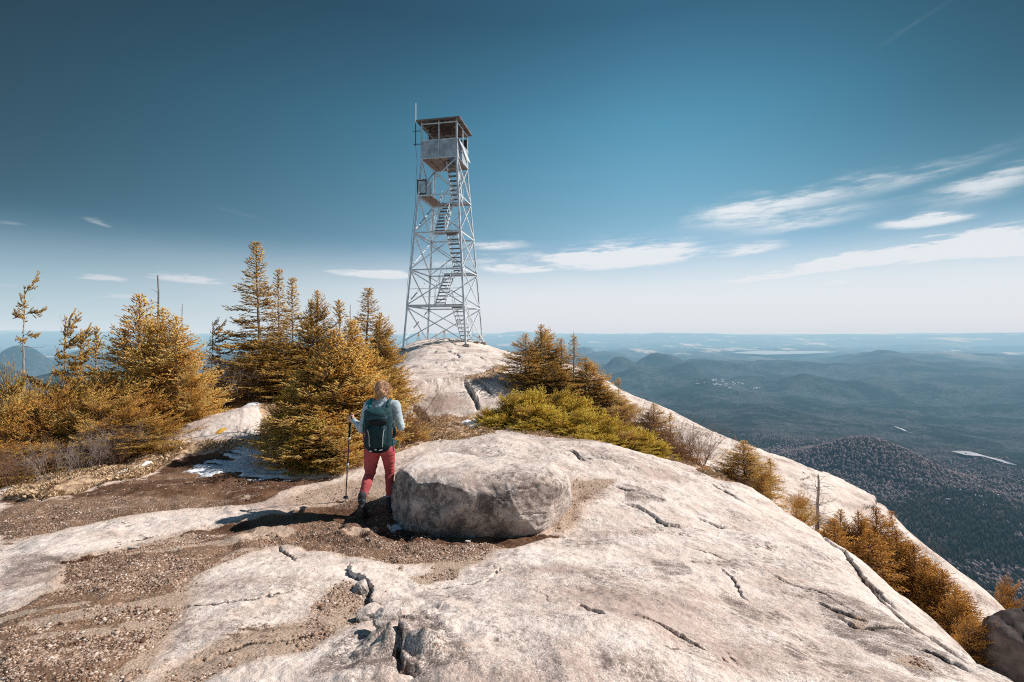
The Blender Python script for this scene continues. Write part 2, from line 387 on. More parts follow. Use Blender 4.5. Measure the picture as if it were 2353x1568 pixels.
# cover polygons in the photograph: each is projected on the ground and only used for choosing what covers the rock
SOIL = [
 [(760,1165),(840,1145),(905,1150),(960,1165),(1120,1225),(1300,1225),(1180,1262),(960,1250),(800,1210),(640,1195)],
 [(0,1140),(90,1150),(200,1125),(330,1095),(420,1050),(520,1035),(600,1040),(665,1095),(770,1092),(800,1085),(700,1112),(560,1160),(450,1168),(330,1185),(200,1205),(0,1258)],
 [(0,1300),(160,1270),(330,1240),(520,1205),(600,1195),(700,1180),(830,1165),(900,1170),(905,1215),(960,1240),(1150,1250),(1100,1275),(1000,1295),(900,1300),(870,1285),(790,1275),(640,1262),(560,1262),(500,1300),(420,1335),(390,1400),(300,1500),(220,1570),(0,1570)],
]
GRAV = [
 [(700,1130),(800,1105),(900,1085),(930,1120),(900,1160),(800,1170),(700,1165),(640,1160)],
 [(0,1160),(200,1140),(560,1150),(450,1165),(200,1200),(0,1250)],
 [(0,1330),(200,1290),(420,1230),(600,1210),(800,1200),(900,1240),(1150,1252),(1100,1290),(1020,1330),(960,1330),(900,1300),(790,1278),(640,1262),(520,1300),(430,1335),(440,1380),(380,1450),(300,1568),(0,1568)],
 [(800,1340),(850,1380),(860,1420),(800,1430),(700,1400),(760,1350)],
 [(450,1500),(600,1440),(720,1410),(760,1440),(700,1480),(560,1520),(420,1568),(330,1568)],
 [(930,1330),(1000,1310),(1060,1300),(1050,1330),(960,1350)],
 [(1220,1140),(1330,1110),(1420,1100),(1330,1160),(1330,1200),(1290,1220),(1250,1190)],
 [(1960,1410),(2000,1425),(1990,1450),(1960,1440)],[(2040,1505),(2120,1515),(2130,1545),(2070,1530)],
]
DUFF = [
 [(0,1135),(60,1105),(130,1080),(250,1035),(345,1018),(420,1022),(520,1015),(600,1010),(640,1030),(500,1035),(420,1048),(330,1092),(200,1122),(90,1148),(0,1140)],
 [(940,958),(1060,955),(1130,955),(1200,980),(1130,1002),(1040,1015),(940,1010),(900,990)],
 [(1040,876),(1110,858),(1170,846),(1170,856),(1100,872),(1060,884)],
 [(1620,1085),(1700,1100),(1720,1118),(1640,1105),(1540,1060),(1400,1020),(1200,1000),(1200,960),(1400,985),(1540,1020)],
 [(870,1030),(960,1015),(1000,1005),(960,1020),(900,1050)],
 [(1780,1140),(1860,1150),(1900,1190),(2000,1270),(2130,1350),(2250,1440),(2353,1568),(2290,1540),(2130,1385),(1980,1285),(1880,1210),(1800,1170)],
 [(600,905),(900,940),(900,1000),(600,1000)],
]
ROCKY = [  # bare rock windows inside the soil
 [(880,1300),(1000,1290),(1000,1320),(940,1330),(930,1310)],
 [(520,1252),(560,1235),(585,1246),(560,1262)],
 [(0,1300),(110,1290),(165,1305),(150,1350),(60,1390),(0,1400)],
 [(390,1275),(440,1262),(430,1280)],
]
STAIN = [
 [(930,1440),(985,1425),(1060,1480),(1085,1568),(925,1568)],
 [(1850,1340),(1960,1370),(2080,1430),(2180,1500),(2240,1568),(2120,1568),(1990,1490),(1880,1420)],
 [(1480,1275),(1560,1268),(1590,1310),(1500,1320)],[(1420,1110),(1520,1140),(1540,1165),(1430,1150)],
 [(1640,1330),(1720,1370),(1780,1440),(1700,1420),(1640,1370)],
 [(800,1440),(925,1460),(925,1568),(700,1568),(720,1500)],[(0,1290),(120,1280),(180,1300),(100,1330),(0,1340)],
 [(950,930),(1180,925),(1180,955),(950,960)],
]
def inpoly(px, py, poly):
    r = np.zeros(px.shape, bool); n = len(poly)
    for i in range(n):
        x0, y0 = poly[i]; x1, y1 = poly[(i+1) % n]
        if y0 == y1: continue
        c = ((y0 > py) != (y1 > py)) & (px < (x1-x0)*(py-y0)/(y1-y0)+x0); r ^= c
    return r
def build_terrain():
    T, L = np.meshgrid(GTH, GLR); RHO = np.exp(L); X = RHO*np.sin(T); Y = RHO*np.cos(T)
    Z = bil(_Z0, T, L)
    px, py = proj(X, np.maximum(Y, .3), Z)
    # which cells the photo can see (first surface from the eye): running minimum of py along each column
    front = (py <= np.minimum.accumulate(py, axis=0)+3) & (Y > .5)
    wx = fbm(X*1.7, Y*1.7, 31, 4)*.35; wy = fbm(X*1.7, Y*1.7, 57, 4)*.35
    kx = F/np.maximum(Y, .5)
    qx = px+wx*kx*.25; qy = py+wy*kx*.10
    def mask(polys):
        m = np.zeros(px.shape)
        for p in polys: m = np.maximum(m, inpoly(qx, qy, p)*1.0)
        m *= front
        for _ in range(26):
            m[1:-1] = (m[:-2]+2*m[1:-1]+m[2:])/4; m[:, 1:-1] = (m[:, :-2]+2*m[:, 1:-1]+m[:, 2:])/4
        return m
    soil = mask(SOIL); grav = mask(GRAV); duff = mask(DUFF); rocky = mask(ROCKY)
    # vegetation floor left of / behind the summit path
    wild = sstep(0, 1, (-(X)-.55*Y-3.2+fbm(X*.5, Y*.5, 5)*2)/1.2)*sstep(7.5, 8.5, Y+(-X-7)*.3) 
    duff = np.maximum(duff, wild*.9)
    # bare rock showing through the soil in streaks
    ca, sa = math.cos(.5), math.sin(.5); U = X*ca+Y*sa; V_ = -X*sa+Y*ca
    win = sstep(.15, .28, fbm(U*.8, V_*2.6, 181, 4)+.04*(Y < 5))*(1-.6*sstep(5.2, 5.8, Y))
    soil = np.clip(soil*(1-rocky)*(1-win), 0, 1); grav = np.clip(grav*(1-rocky)*(1-win*.3), 0, 1)
    stain = mask(STAIN)
    cover = np.clip(np.maximum(soil, np.maximum(grav*.8, duff)), 0, 1)
    rock = 1-cover
    grit = np.maximum(soil, grav).astype(np.float32)
    for _ in range(8):
        k_ = 15
        cs = np.cumsum(np.pad(grit, ((k_+1, k_), (0, 0)), 'edge'), 0); grit = (cs[2*k_+1:]-cs[:-2*k_-1])/(2*k_+1)
        cs = np.cumsum(np.pad(grit, ((0, 0), (k_+1, k_)), 'edge'), 1); grit = (cs[:, 2*k_+1:]-cs[:, :-2*k_-1])/(2*k_+1)
        if _ == 2: break
    # rock relief
    big = fbm(X*.45+3, Y*.45, 3, 4)
    med = fbm(X*1.6, Y*1.6, 11, 4)
    fine = fbm(X*7, Y*7, 21, 4)
    micro = fbm(X*30, Y*30, 71, 3)
    far = sstep(8, 20, RHO)
    Z += (big*.16+med*.055*(1-.55*far))*(.55+.45*rock)*(.75+.25*far) + fine*(.010+.008*rock)*(1-.6*far) + micro*.004
    # exfoliation sheets: terraced noise, lines run obliquely down the slab
    sx = X*.55+Y*.30+fbm(X*.7, Y*.7, 91, 3)*1.1; 
    fr = sx-np.floor(sx); lay = np.where(fr < .08, fr/.08, 1-(fr-.08)/.92)
    Z += rock*(lay-.5)*.012*(1+far)
    # sharp lips of the rock sheets: two joint sets, ragged edges
    rag = fbm(X*5, Y*5, 141, 4)*.10+fbm(X*24, Y*24, 142, 2)*.018
    lip = np.zeros(Z.shape)
    for (cx, cy, per, amp, sd, wv) in ((.62, .50, .95, .034, 151, .9), (-.25, .95, 1.2, .026, 161, 1.1), (.95, -.15, .55, .014, 171, .7)):
        u = (X*cx+Y*cy)*per+fbm(X*.55, Y*.55, sd, 3)*wv*2.2+rag*per*.9
        f_ = u-np.floor(u); wd = .012*(1+far); s_ = np.clip(f_/wd, 0, 1)-f_
        mk = sstep(.17, .34, fbm(X*.9+sd, Y*.9, sd+5, 3))*sstep(9., 13., RHO)
        Z += rock*amp*mk*s_*(1+.5*far)
        lip = np.maximum(lip, rock*mk*np.exp(-(np.minimum(f_, 1-f_)/(wd*1.1))**2)*.55*sstep(-.15, .1, fbm(X*7, Y*7, sd+8, 3)))
    # broken rock near the lower middle
    bx = fbm(X*3, Y*3, 44, 4)
    wm = np.exp(-(((X+.62)/.33)**2+((Y-2.7)/.55)**2))
    Z += rock*wm*(np.abs(bx)*.22-.04)
    Z += rock*.018
    Z -= soil*.03*(1-grav); 
    hf = fbm(X*4, Y*4, 15, 4)
    Z += soil*hf*.05 + duff*fbm(X*3, Y*3, 16, 4)*.12
    tread = np.exp(-(((X+1.55)/1.3)**2+((Y-5.2)/.5)**2)); Z += tread*(fbm(X*6, Y*6, 18, 3)*.10)
    # fractures
    crk = lip
    nx = X+fbm(X*5, Y*5, 61, 3)*.05; ny = Y+fbm(X*5, Y*5, 62, 3)*.05
    nx += fbm(X*20, Y*20, 63, 3)*.028; ny += fbm(X*20, Y*20, 64, 3)*.028
    for pts, w, dep, step in CR:
        P = np.array([ground_hit(a, b)[:2] for a, b in pts])
        w = max(w*.34, .0035*float(np.median(P[:, 1]))*.6); near_ = float(np.median(P[:, 1])) < 8.5; dep = dep*(.42 if near_ else .55); step = step*(.42 if near_ else .8)
        R_ = max(.45, 12*w)
        lo = P.min(0)-R_-.2; hi = P.max(0)+R_+.2
        sel = np.nonzero(((X > lo[0]) & (X < hi[0]) & (Y > lo[1]) & (Y < hi[1])).ravel())[0]
        if not len(sel): continue
        ax = nx.ravel()[sel]; ay = ny.ravel()[sel]
        best = np.full(len(sel), 1e9); sgn = np.zeros(len(sel)); par = np.zeros(len(sel))
        n = len(P)
        for i in range(n-1):
            a, b = P[i], P[i+1]; d = b-a; Ls = d@d+1e-9
            tt = np.clip(((ax-a[0])*d[0]+(ay-a[1])*d[1])/Ls, 0, 1)
            ex = ax-(a[0]+tt*d[0]); ey = ay-(a[1]+tt*d[1]); dd = np.hypot(ex, ey)
            cr_ = d[0]*(ay-a[1])-d[1]*(ax-a[0])
            u = dd < best; best[u] = dd[u]; sgn[u] = np.sign(cr_[u]); par[u] = (i+tt[u])/(n-1)
        tap = np.sin(np.clip(par, .0, 1)*math.pi)**.5*.8+.2
        endt = sstep(0, .12, par)*sstep(0, .12, 1-par)
        ww = w*tap
        g = np.exp(-(best/ww)**2)
        sh_ = np.where(sgn*(1 if step >= 0 else -1) > 0, .55, 2.6)      # sharp lip on the proud side, ramp on the other
        dz = -dep*1.25*tap*np.exp(-(best/(ww*sh_))**1.6)
        fall = np.exp(-(best/(R_*.45))**1.5)*endt
        dz += step*.5*fall*np.tanh(sgn*best/(w*.6))
        Z.ravel()[sel] += dz
        crk.ravel()[sel] = np.maximum(crk.ravel()[sel], np.exp(-(best/(ww*1.0))**2)*tap)
    return X, Y, Z, soil, grav, duff, crk, stain, grit
TX, TY, TZ, TSOIL, TGRAV, TDUFF, TCRK, TSTAIN, TGRIT = build_terrain()
def zt(x, y):
    t, l = _uv(np.asarray(x, float), np.asarray(y, float)); G = TZ
    u = np.clip(np.interp(t, GTH, np.arange(len(GTH))), 0, len(GTH)-1.001); v = np.clip(np.interp(l, GLR, np.arange(len(GLR))), 0, len(GLR)-1.001)
    i = u.astype(int); j = v.astype(int); fu = u-i; fv = v-j
    return (G[j, i]*(1-fu)+G[j, i+1]*fu)*(1-fv)+(G[j+1, i]*(1-fu)+G[j+1, i+1]*fu)*fv

def rock_material(name='granite', terrain=True):
    m, t, b = mat(name)
    P = t.node('ShaderNodeNewGeometry').outputs['Position'] if terrain else t.node('ShaderNodeTexCoord').outputs['Object']
    n_big = t.noise(P, .55, 5, .6); n_med = t.noise(P, 2.6, 6, .65); n_fin = t.noise(P, 18, 5, .7); n_gr = t.noise(P, 95, 4, .75)
    sp = t.voro(P, 140, out='Distance')
    Pd = t.node('ShaderNodeMapping'); t.l.new(P, Pd.inputs[0]); Pd.inputs['Rotation'].default_value = (0, 0, R(38)); Pd.inputs['Scale'].default_value = (.55, 1.5, 1)
    Pd = Pd.outputs[0]
    base = t.mix(t.ss(n_med, .30, .70), (.83, .69, .605), (.98, .885, .81))
    # broad weathered zones with a grainy edge
    gr = t.m('MULTIPLY', t.m('SUBTRACT', n_gr, .5), .75); gf = t.m('MULTIPLY', t.m('SUBTRACT', n_fin, .5), .55)
    z1 = t.m('ADD', t.noise(Pd, .85, 6, .62), t.m('ADD', gr, t.m('MULTIPLY', gf, .6)))
    base = t.mix(t.ss(z1, .50, .66, 0, .74), base, (.47, .34, .285))
    z2 = t.m('ADD', t.noise(Pd, 2.4, 7, .70), t.m('ADD', gr, gf))
    base = t.mix(t.ss(z2, .63, .78, 0, .80), base, (.25, .185, .165))
    # lichen and water stains
    st = t.m('MULTIPLY', t.ss(t.noise(P, 1.1, 7, .68), .50, .64), t.ss(t.m('ADD', n_fin, t.m('MULTIPLY', n_gr, .5)), .66, .86))
    base = t.mix(t.m('MULTIPLY', st, .85), base, (.17, .135, .12))
    rs = t.m('MULTIPLY', t.ss(t.noise(P, 1.9, 5, .6), .60, .76), t.ss(n_fin, .42, .62))
    base = t.mix(t.m('MULTIPLY', rs, .45), base, (.62, .37, .20))
    # crystals
    base = t.mix(t.ss(n_gr, .57, .76, 0, .34), base, (.34, .25, .20))
    base = t.mix(t.ss(n_gr, .26, .42, .55, 0), base, (1.0, .96, .92))
    sk = t.noise(t.vmul(Pd, (.5, 5.5, 1)), 2.2, 7, .72)
    base = t.mix(t.ss(sk, .54, .72, 0, .42), base, (.42, .31, .26)); base = t.mix(t.ss(sk, .30, .44, .4, 0), base, (1.0, .93, .86))
    # hairline scars following the sheeting
    sc1 = t.noise(t.vmul(Pd, (1, 3.2, 1)), 3.1, 6, .68)
    scar = t.m('MULTIPLY', t.ss(t.m('ABSOLUTE', t.m('SUBTRACT', sc1, .5)), .0, .012, 1, 0), t.ss(t.noise(P, 1.4, 3, .5), .50, .60))
    base = t.mix(t.m('MULTIPLY', scar, .75), base, (.13, .10, .09))
    h = t.m('ADD', t.m('MULTIPLY', n_gr, .45), t.m('ADD', t.m('MULTIPLY', n_fin, 1.1), t.m('MULTIPLY', n_med, 1.3)))
    h = t.m('SUBTRACT', h, t.m('MULTIPLY', scar, .25))
    rough = .93
    if not terrain:
        b.inputs['Roughness'].default_value = rough; b.inputs['Specular IOR Level'].default_value = .15
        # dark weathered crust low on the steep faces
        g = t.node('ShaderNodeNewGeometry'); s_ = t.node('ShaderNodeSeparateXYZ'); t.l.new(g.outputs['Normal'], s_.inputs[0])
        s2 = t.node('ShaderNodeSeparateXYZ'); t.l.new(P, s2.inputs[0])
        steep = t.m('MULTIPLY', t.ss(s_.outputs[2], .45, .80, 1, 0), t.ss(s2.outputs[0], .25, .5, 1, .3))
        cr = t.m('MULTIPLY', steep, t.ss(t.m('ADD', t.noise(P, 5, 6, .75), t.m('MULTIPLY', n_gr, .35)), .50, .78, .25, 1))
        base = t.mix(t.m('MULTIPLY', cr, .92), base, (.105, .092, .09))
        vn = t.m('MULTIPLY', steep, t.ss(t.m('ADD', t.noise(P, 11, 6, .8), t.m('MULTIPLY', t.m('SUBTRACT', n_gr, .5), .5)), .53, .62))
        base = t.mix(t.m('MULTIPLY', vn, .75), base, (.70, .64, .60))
        t.put(b.inputs['Base Color'], base)
        t.put(b.inputs['Normal'], t.bump(h, .8, .03))
        return m
    soil, grav, duff, crk, stn = (t.attr(k) for k in ('soil', 'grav', 'duff', 'crk', 'stain'))
    sm = t.ss(t.m('ADD', t.m('MULTIPLY', stn, .55), t.m('ADD', t.m('SUBTRACT', t.noise(Pd, 6, 6, .75), .5), t.m('MULTIPLY', t.m('SUBTRACT', n_gr, .5), 1.2))), .40, .62)
    base = t.mix(t.m('MULTIPLY', sm, t.m('MULTIPLY', stn, .85)), base, (.20, .15, .13))
    gr_ = t.attr('grit')
    tan = t.ss(t.m('ADD', gr_, t.m('MULTIPLY', t.m('SUBTRACT', n_med, .5), .7)), .08, .55)
    base = t.mix(t.m('MULTIPLY', tan, .70), base, t.mix(t.ss(n_fin, .4, .6), (.60, .42, .30), (.78, .60, .46)))
    spk = t.m('MULTIPLY', t.ss(t.m('ADD', gr_, t.m('MULTIPLY', t.m('SUBTRACT', n_fin, .5), 1.2)), .12, .5), t.ss(t.noise(P, 55, 4, .7), .50, .60))
    base = t.mix(t.m('MULTIPLY', spk, .6), base, (.22, .135, .09))
    # edges of every cover broken by noise
    e = t.m('MULTIPLY', t.m('SUBTRACT', t.m('ADD', t.m('MULTIPLY', n_fin, .55), t.m('MULTIPLY', n_gr, .45)), .5), 2.1)
    e2 = t.m('ADD', t.m('MULTIPLY', t.m('SUBTRACT', n_med, .5), 1.6), t.m('MULTIPLY', t.m('SUBTRACT', t.noise(t.vmul(P, (.6, 1.6, 1)), 1.3, 5, .6), .5), 1.3))
    wet = t.noise(P, .9, 4, .55)
    sc = t.mix(t.ss(t.noise(P, 30, 5, .7), .35, .65), (.075, .038, .022), (.185, .100, .062))
    sc = t.mix(t.ss(wet, .40, .60), sc, (.27, .16, .10))
    vg = t.voro(P, 62, out='Color'); vs = t.node('ShaderNodeSeparateColor'); t.l.new(vg, vs.inputs[0])
    vd = t.voro(P, 62)
    gcol = t.mix(t.ss(vs.outputs[0], .1, .9), (.30, .20, .14), (.66, .53, .43))
    gmask = t.m('MULTIPLY', t.ss(vd, .55, .35), t.ss(vs.outputs[1], .45, .52))
    mS = t.ss(t.m('ADD', soil, t.m('ADD', e, e2)), .30, .50)
    mG = t.ss(t.m('ADD', grav, t.m('ADD', e, e2)), .42, .58)
    col = t.mix(mS, base, sc)
    gflat = t.mix(gmask, t.mix(mS, (.56, .42, .32), t.mix(.35, sc, (.30, .20, .14))), gcol)
    col = t.mix(t.m('MULTIPLY', mG, .9), col, gflat)
    n_st = t.noise(t.vmul(P, (1, 1, .4)), 12, 6, .75)
    dc = t.mix(t.ss(n_st, .35, .62), (.22, .14, .085), (.78, .56, .37))
    dc = t.mix(t.ss(n_med, .52, .68, 0, .7), dc, (.17, .11, .07))
    mD = t.ss(t.m('ADD', duff, t.m('ADD', t.m('MULTIPLY', e, .8), e2)), .42, .62)
    col = t.mix(mD, col, dc)
    ck = t.ss(t.m('ADD', crk, t.m('MULTIPLY', e, .30)), .50, .95)
    col = t.mix(t.m('MULTIPLY', ck, .93), col, (.035, .027, .024))
    t.put(b.inputs['Base Color'], col)
    b.inputs['Roughness'].default_value = .93; b.inputs['Specular IOR Level'].default_value = .12
    hg = t.m('MULTIPLY', t.m('SUBTRACT', 1, vd), t.m('ADD', t.m('MULTIPLY', mG, 1.0), t.m('MULTIPLY', mS, .5)))
    h = t.m('ADD', h, t.m('MULTIPLY', hg, .5))
    h = t.m('ADD', h, t.m('MULTIPLY', t.m('MULTIPLY', mD, n_st), 1.5))
    t.put(b.inputs['Normal'], t.bump(h, .62, .03))
    return m
M_ROCK = rock_material()
def make_ground():
    nl, nt = TX.shape
    V = np.stack([TX.ravel(), TY.ravel(), TZ.ravel()], 1)
    i = np.arange(nl*nt).reshape(nl, nt)
    Q = np.stack([i[:-1, :-1], i[:-1, 1:], i[1:, 1:], i[1:, :-1]], -1).reshape(-1, 4)
    me = mesh_np('ground', V, Q, 4)
    for k, a in (('soil', TSOIL), ('grav', TGRAV), ('duff', TDUFF), ('crk', TCRK), ('stain', TSTAIN), ('grit', TGRIT)): fattr(me, k, a)
    o = obj('ground', me, M_ROCK, None, True)
    return tag(o, kind='structure')
make_ground()

# ================================================================ FAR LAND
HILLS = [  # px, py of top, distance m, half width px, depth factor
 (1510,817,7600,55,1.0),(1420,826,6800,50,1),(1590,833,6200,60,1),(1740,840,5600,80,1),(1850,850,5200,90,1),(2060,838,7200,90,1),(2250,846,7000,110,1),(1640,858,5000,60,1),(2200,935,3300,120,1),(1900,905,3900,90,1),(1800,829,7400,60,1),(1690,838,7000,120,1),(1880,818,8600,110,1),(1960,812,9000,60,1),(2030,812,9300,90,1),(2150,816,9600,160,1),
 (2300,814,9800,200,1),(2130,868,5200,110,1),(1960,870,5000,60,.8),(2090,880,4600,140,1),(2250,905,3900,160,1),(2000,1012,1700,170,.8),(2180,1010,2100,150,1),
 (1400,806,11500,80,1),(1340,800,12500,60,1),(2100,797,19000,190,1),(2340,800,17000,150,1),
 (40,772,6500,75,1),(190,800,7500,90,1),(290,804,8500,90,1),(-60,812,3600,130,1),(120,862,2600,130,1),(620,806,8000,200,1),(400,808,7000,130,1),(850,802,9000,150,1),(-350,800,5000,200,1),(2700,820,7000,300,1),(2600,900,4000,200,1),
]
def zfar(x, y):
    rho = np.hypot(x, y); th = np.arctan2(x, y)
    z = -490*(1-np.exp(-rho/440.))
    bump = np.zeros_like(z)
    for px, py, D, hw, k in HILLS:
        Y0 = D; X0 = (px-CX)/F*D; zt_ = -(py-HY)/F*D; h = zt_+490*(1-math.exp(-math.hypot(X0, Y0)/440.))
        w = hw/F*D*.75
        d2 = ((x-X0)/w)**2+((y-Y0)/(w*1.3*k))**2
        bump = np.maximum(bump, h*np.exp(-d2))
    amp = sstep(250, 2500, rho)
    rug = fbm(x/1500., y/1500., 201, 5); r2 = 1-np.abs(fbm(x/3200.+9, y/3200., 231, 5))*3
    lakef = 1-np.exp(-(((th-.41)/.14)**2+((rho-14500)/2200)**2))
    z = z+bump*(1+.25*rug) + amp*(rug*(60+80*sstep(3000, 5000, rho))+np.maximum(r2, 0)*(30+60*sstep(3500, 6000, rho))-20-70*sstep(3500, 6000, rho))*lakef
    z += sstep(100, 900, rho)*fbm(x/260., y/260., 251, 4)*26
    # distant ranges
    d = sstep(24000, 40000, rho)*(1-sstep(52000, 80000, rho)*.6)
    target = 200+300*fbm(th*7+3, rho/50000.*2, 301, 5)+120*fbm(th*30, rho/9000., 311, 3) + 250*np.exp(-((th-.02)/.03)**2)*.7
    z = z*(1-d)+d*np.where(rho > 24000, target*.9+330*sstep(34000, 60000, rho)*.35, z)
    z -= sstep(80000, 100000, rho)*900
    return z
def forest_material():
    m, t, b = mat('forest_floor')
    P = t.node('ShaderNodeNewGeometry').outputs['Position']
    a = t.noise(P, .0016, 6, .6); c = t.noise(P, .012, 6, .7); f = t.noise(P, .06, 4, .7)
    col = t.mix(t.ss(t.m('ADD', a, t.m('MULTIPLY', t.m('SUBTRACT', c, .5), .5)), .44, .60), (.026, .034, .028), (.135, .115, .118))
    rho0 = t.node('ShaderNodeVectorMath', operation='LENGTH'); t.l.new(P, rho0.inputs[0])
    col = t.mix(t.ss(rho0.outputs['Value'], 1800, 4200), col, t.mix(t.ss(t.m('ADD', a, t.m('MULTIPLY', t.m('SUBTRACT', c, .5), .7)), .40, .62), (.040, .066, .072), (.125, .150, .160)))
    col = t.mix(t.ss(f, .35, .65, .75, 0), col, (.018, .020, .018))
    rho = t.node('ShaderNodeVectorMath', operation='LENGTH'); t.l.new(P, rho.inputs[0])
    # patches of open land far out
    far = t.ss(rho.outputs['Value'], 9000, 16000)
    op = t.m('MULTIPLY', t.ss(t.noise(t.vmul(P, (1, .35, 1)), .00075, 6, .65), .56, .62), t.ss(rho.outputs['Value'], 11000, 17000))
    col = t.mix(op, col, (.42, .40, .38))
    t.put(b.inputs['Base Color'], col); b.inputs['Roughness'].default_value = 1; b.inputs['Specular IOR Level'].default_value = 0
    t.put(b.inputs['Normal'], t.bump(t.m('ADD', c, f), .9, 18))
    return m
def make_far():
    th = np.linspace(R(-100), R(100), 900); lr = np.linspace(math.log(48.), math.log(110000.), 620)
    T, L = np.meshgrid(th, lr); X = np.exp(L)*np.sin(T); Y = np.exp(L)*np.cos(T); Z = zfar(X, Y)
    nl, nt = X.shape; i = np.arange(nl*nt).reshape(nl, nt)
    Q = np.stack([i[:-1, :-1], i[:-1, 1:], i[1:, 1:], i[1:, :-1]], -1).reshape(-1, 4)
    me = mesh_np('terrain', np.stack([X.ravel(), Y.ravel(), Z.ravel()], 1), Q, 4)
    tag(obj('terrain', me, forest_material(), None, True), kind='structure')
make_far()
def far_hit(px, py, y0=200, y1=60000): return ground_hit(px, py, y0, y1, zfar)
def make_forest():
    g = np.random.default_rng(3); n = 95000
    rho = np.sqrt(g.uniform(0, 1, n)**1.35)*2750+170
    th = g.uniform(R(-50), R(52), n)
    x = rho*np.sin(th); y = rho*np.cos(th); z = zfar(x, y)
    px, py = proj(x, y, z)
    g_keep = g.uniform(0, 1, n); dec = fbm(x/600, y/600, 401, 4)*3.2+fbm(x/60, y/60, 411, 2)*.7+g.normal(0, .16, n) > -.02-.55*sstep(1000, 1700, rho)+.45*np.exp(-((rho-650)/350)**2)
    keep = ~((px > 330) & (px < 1300)) & (g_keep > sstep(2100, 2900, rho))
    x, y, z, dec, rho = x[keep], y[keep], z[keep], dec[keep], rho[keep]; n = len(x)
    H = np.where(dec, g.uniform(8, 13, n), g.uniform(9, 17, n)); Wd = np.where(dec, g.uniform(2.6, 4.6, n), g.uniform(1.7, 3.0, n))
    k = 5; ang = np.linspace(0, 2*np.pi, k, endpoint=False)
    V = np.zeros((n, k+2, 3)); rot = g.uniform(0, 6, n)
    for j in range(k):
        rr = Wd*g.uniform(.75, 1.2, n)
        V[:, j, 0] = x+rr*np.cos(ang[j]+rot); V[:, j, 1] = y+rr*np.sin(ang[j]+rot)
        V[:, j, 2] = z+H*np.where(dec, .62, .16)*g.uniform(.8, 1.2, n)
    V[:, k] = np.stack([x+g.normal(0, .5, n), y, z+H], 1); V[:, k+1] = np.stack([x, y, z-2], 1)
    tr = [(j, (j+1) % k, k) for j in range(k)]+[((j+1) % k, j, k+1) for j in range(k)]
    Tt = (np.array(tr)[None]+np.arange(n)[:, None, None]*(k+2)).reshape(-1, 3)
    me = mesh_np('forest', V.reshape(-1, 3), Tt)
    fattr(me, 'dec', np.repeat(dec*1.0, k+2)); fattr(me, 'tv', np.repeat(g.uniform(0, 1, n), k+2))
    m, t, b = mat('far_trees'); d = t.attr('dec'); v = t.attr('tv')
    c1 = t.mix(v, (.022, .028, .022), (.070, .066, .045)); c2 = t.mix(v, (.15, .115, .115), (.38, .30, .30))
    t.put(b.inputs['Base Color'], t.mix(d, c1, c2)); b.inputs['Roughness'].default_value = 1; b.inputs['Specular IOR Level'].default_value = 0
    tag(obj('forest', me, m), kind='stuff', label='far-off wood of dark conifers and bare grey trees covering the valley slopes', cat='forest')
make_forest()
def make_lake():
    m, t, b = mat('lake_water'); b.inputs['Base Color'].default_value = (.34, .42, .46, 1); b.inputs['Roughness'].default_value = .35
    for nm, pts in (('lake', [(1680,817,0),(1740,814.5,0),(1880,815,0),(1930,816,0),(1860,817.6,0),(1760,818.4,0)]),):
        V = []
        for a, b_, _ in pts:
            Y = 14200*(1+(815.8-b_)*.06); V.append(((a-CX)/F*Y, Y, -478))
        V = np.array(V); V[:, 2] = zfar(V[:, 0], V[:, 1]).max()+12
        me = bpy.data.meshes.new(nm); me.from_pydata([tuple(v) for v in V], [], [tuple(range(len(V)))]); me.update()
        tag(obj(nm, me, m), kind='structure')
make_lake()
def make_road():
    m = simple('snowy_road', (.72, .72, .76), .8, scale=.05, coord='Object')
    for pts, w in (([(2200,1046),(2245,1050),(2280,1060),(2320,1070)], 13), ([(2060,985),(2080,996),(2100,1000)], 8)):
        P = []
        for a, b in pts: P.append(far_hit(a, b))
        P = np.array(P); Q = [P[0]+(P[-1]-P[0])*0]
        tt = np.linspace(0, len(P)-1, 24); C = np.array([np.interp(tt, range(len(P)), P[:, i]) for i in range(3)]).T
        nrm = np.array([0, 1, 0]); V = []
        for c in C:
            for s in (-1, 1):
                x, y = c[0], c[1]+s*w*2.2; V.append((x, y, zfar(np.array([x]), np.array([y]))[0]+9))
        Fc = [(2*i, 2*i+2, 2*i+3, 2*i+1) for i in range(len(C)-1)]
        me = bpy.data.meshes.new('road'); me.from_pydata(V, [], Fc); me.update()
        tag(obj('road', me, m), kind='structure')
make_road()
def make_haze():
    # real air between here and the horizon: thin absorbing, faintly glowing volume over the valleys
    mb = MB(); x0, x1, y0, y1, z0, z1 = -90000, 90000, 90, 105000, -1500, 900
    mb.box(((x0+x1)/2, (y0+y1)/2, (z0+z1)/2), (x1-x0, y1-y0, z1-z0))
    m = bpy.data.materials.new('haze'); m.use_nodes = True; t = NT(m.node_tree); t.n.clear()
    out = t.node('ShaderNodeOutputMaterial'); ab = t.node('ShaderNodeVolumeAbsorption'); em = t.node('ShaderNodeEmission')
    ad = t.node('ShaderNodeAddShader')
    sig = np.array(HAZE_SIG); D = sig.max()*1.02
    ab.inputs['Color'].default_value = (*(1-sig/D), 1); ab.inputs['Density'].default_value = D
    e = sig*np.array(HAZE_COL); k = e.max(); em.inputs[0].default_value = (*(e/k), 1); em.inputs[1].default_value = k
    t.l.new(ab.outputs[0], ad.inputs[0]); t.l.new(em.outputs[0], ad.inputs[1]); t.l.new(ad.outputs[0], out.inputs['Volume'])
    o = mb.build('haze', m); tag(o, kind='stuff', label='pale blue haze lying over the far valleys and hills', cat='haze')
HAZE_SIG = (1/48000., 1/26000., 1/20000.)
HAZE_COL = (.68, .74, .80)
make_haze()
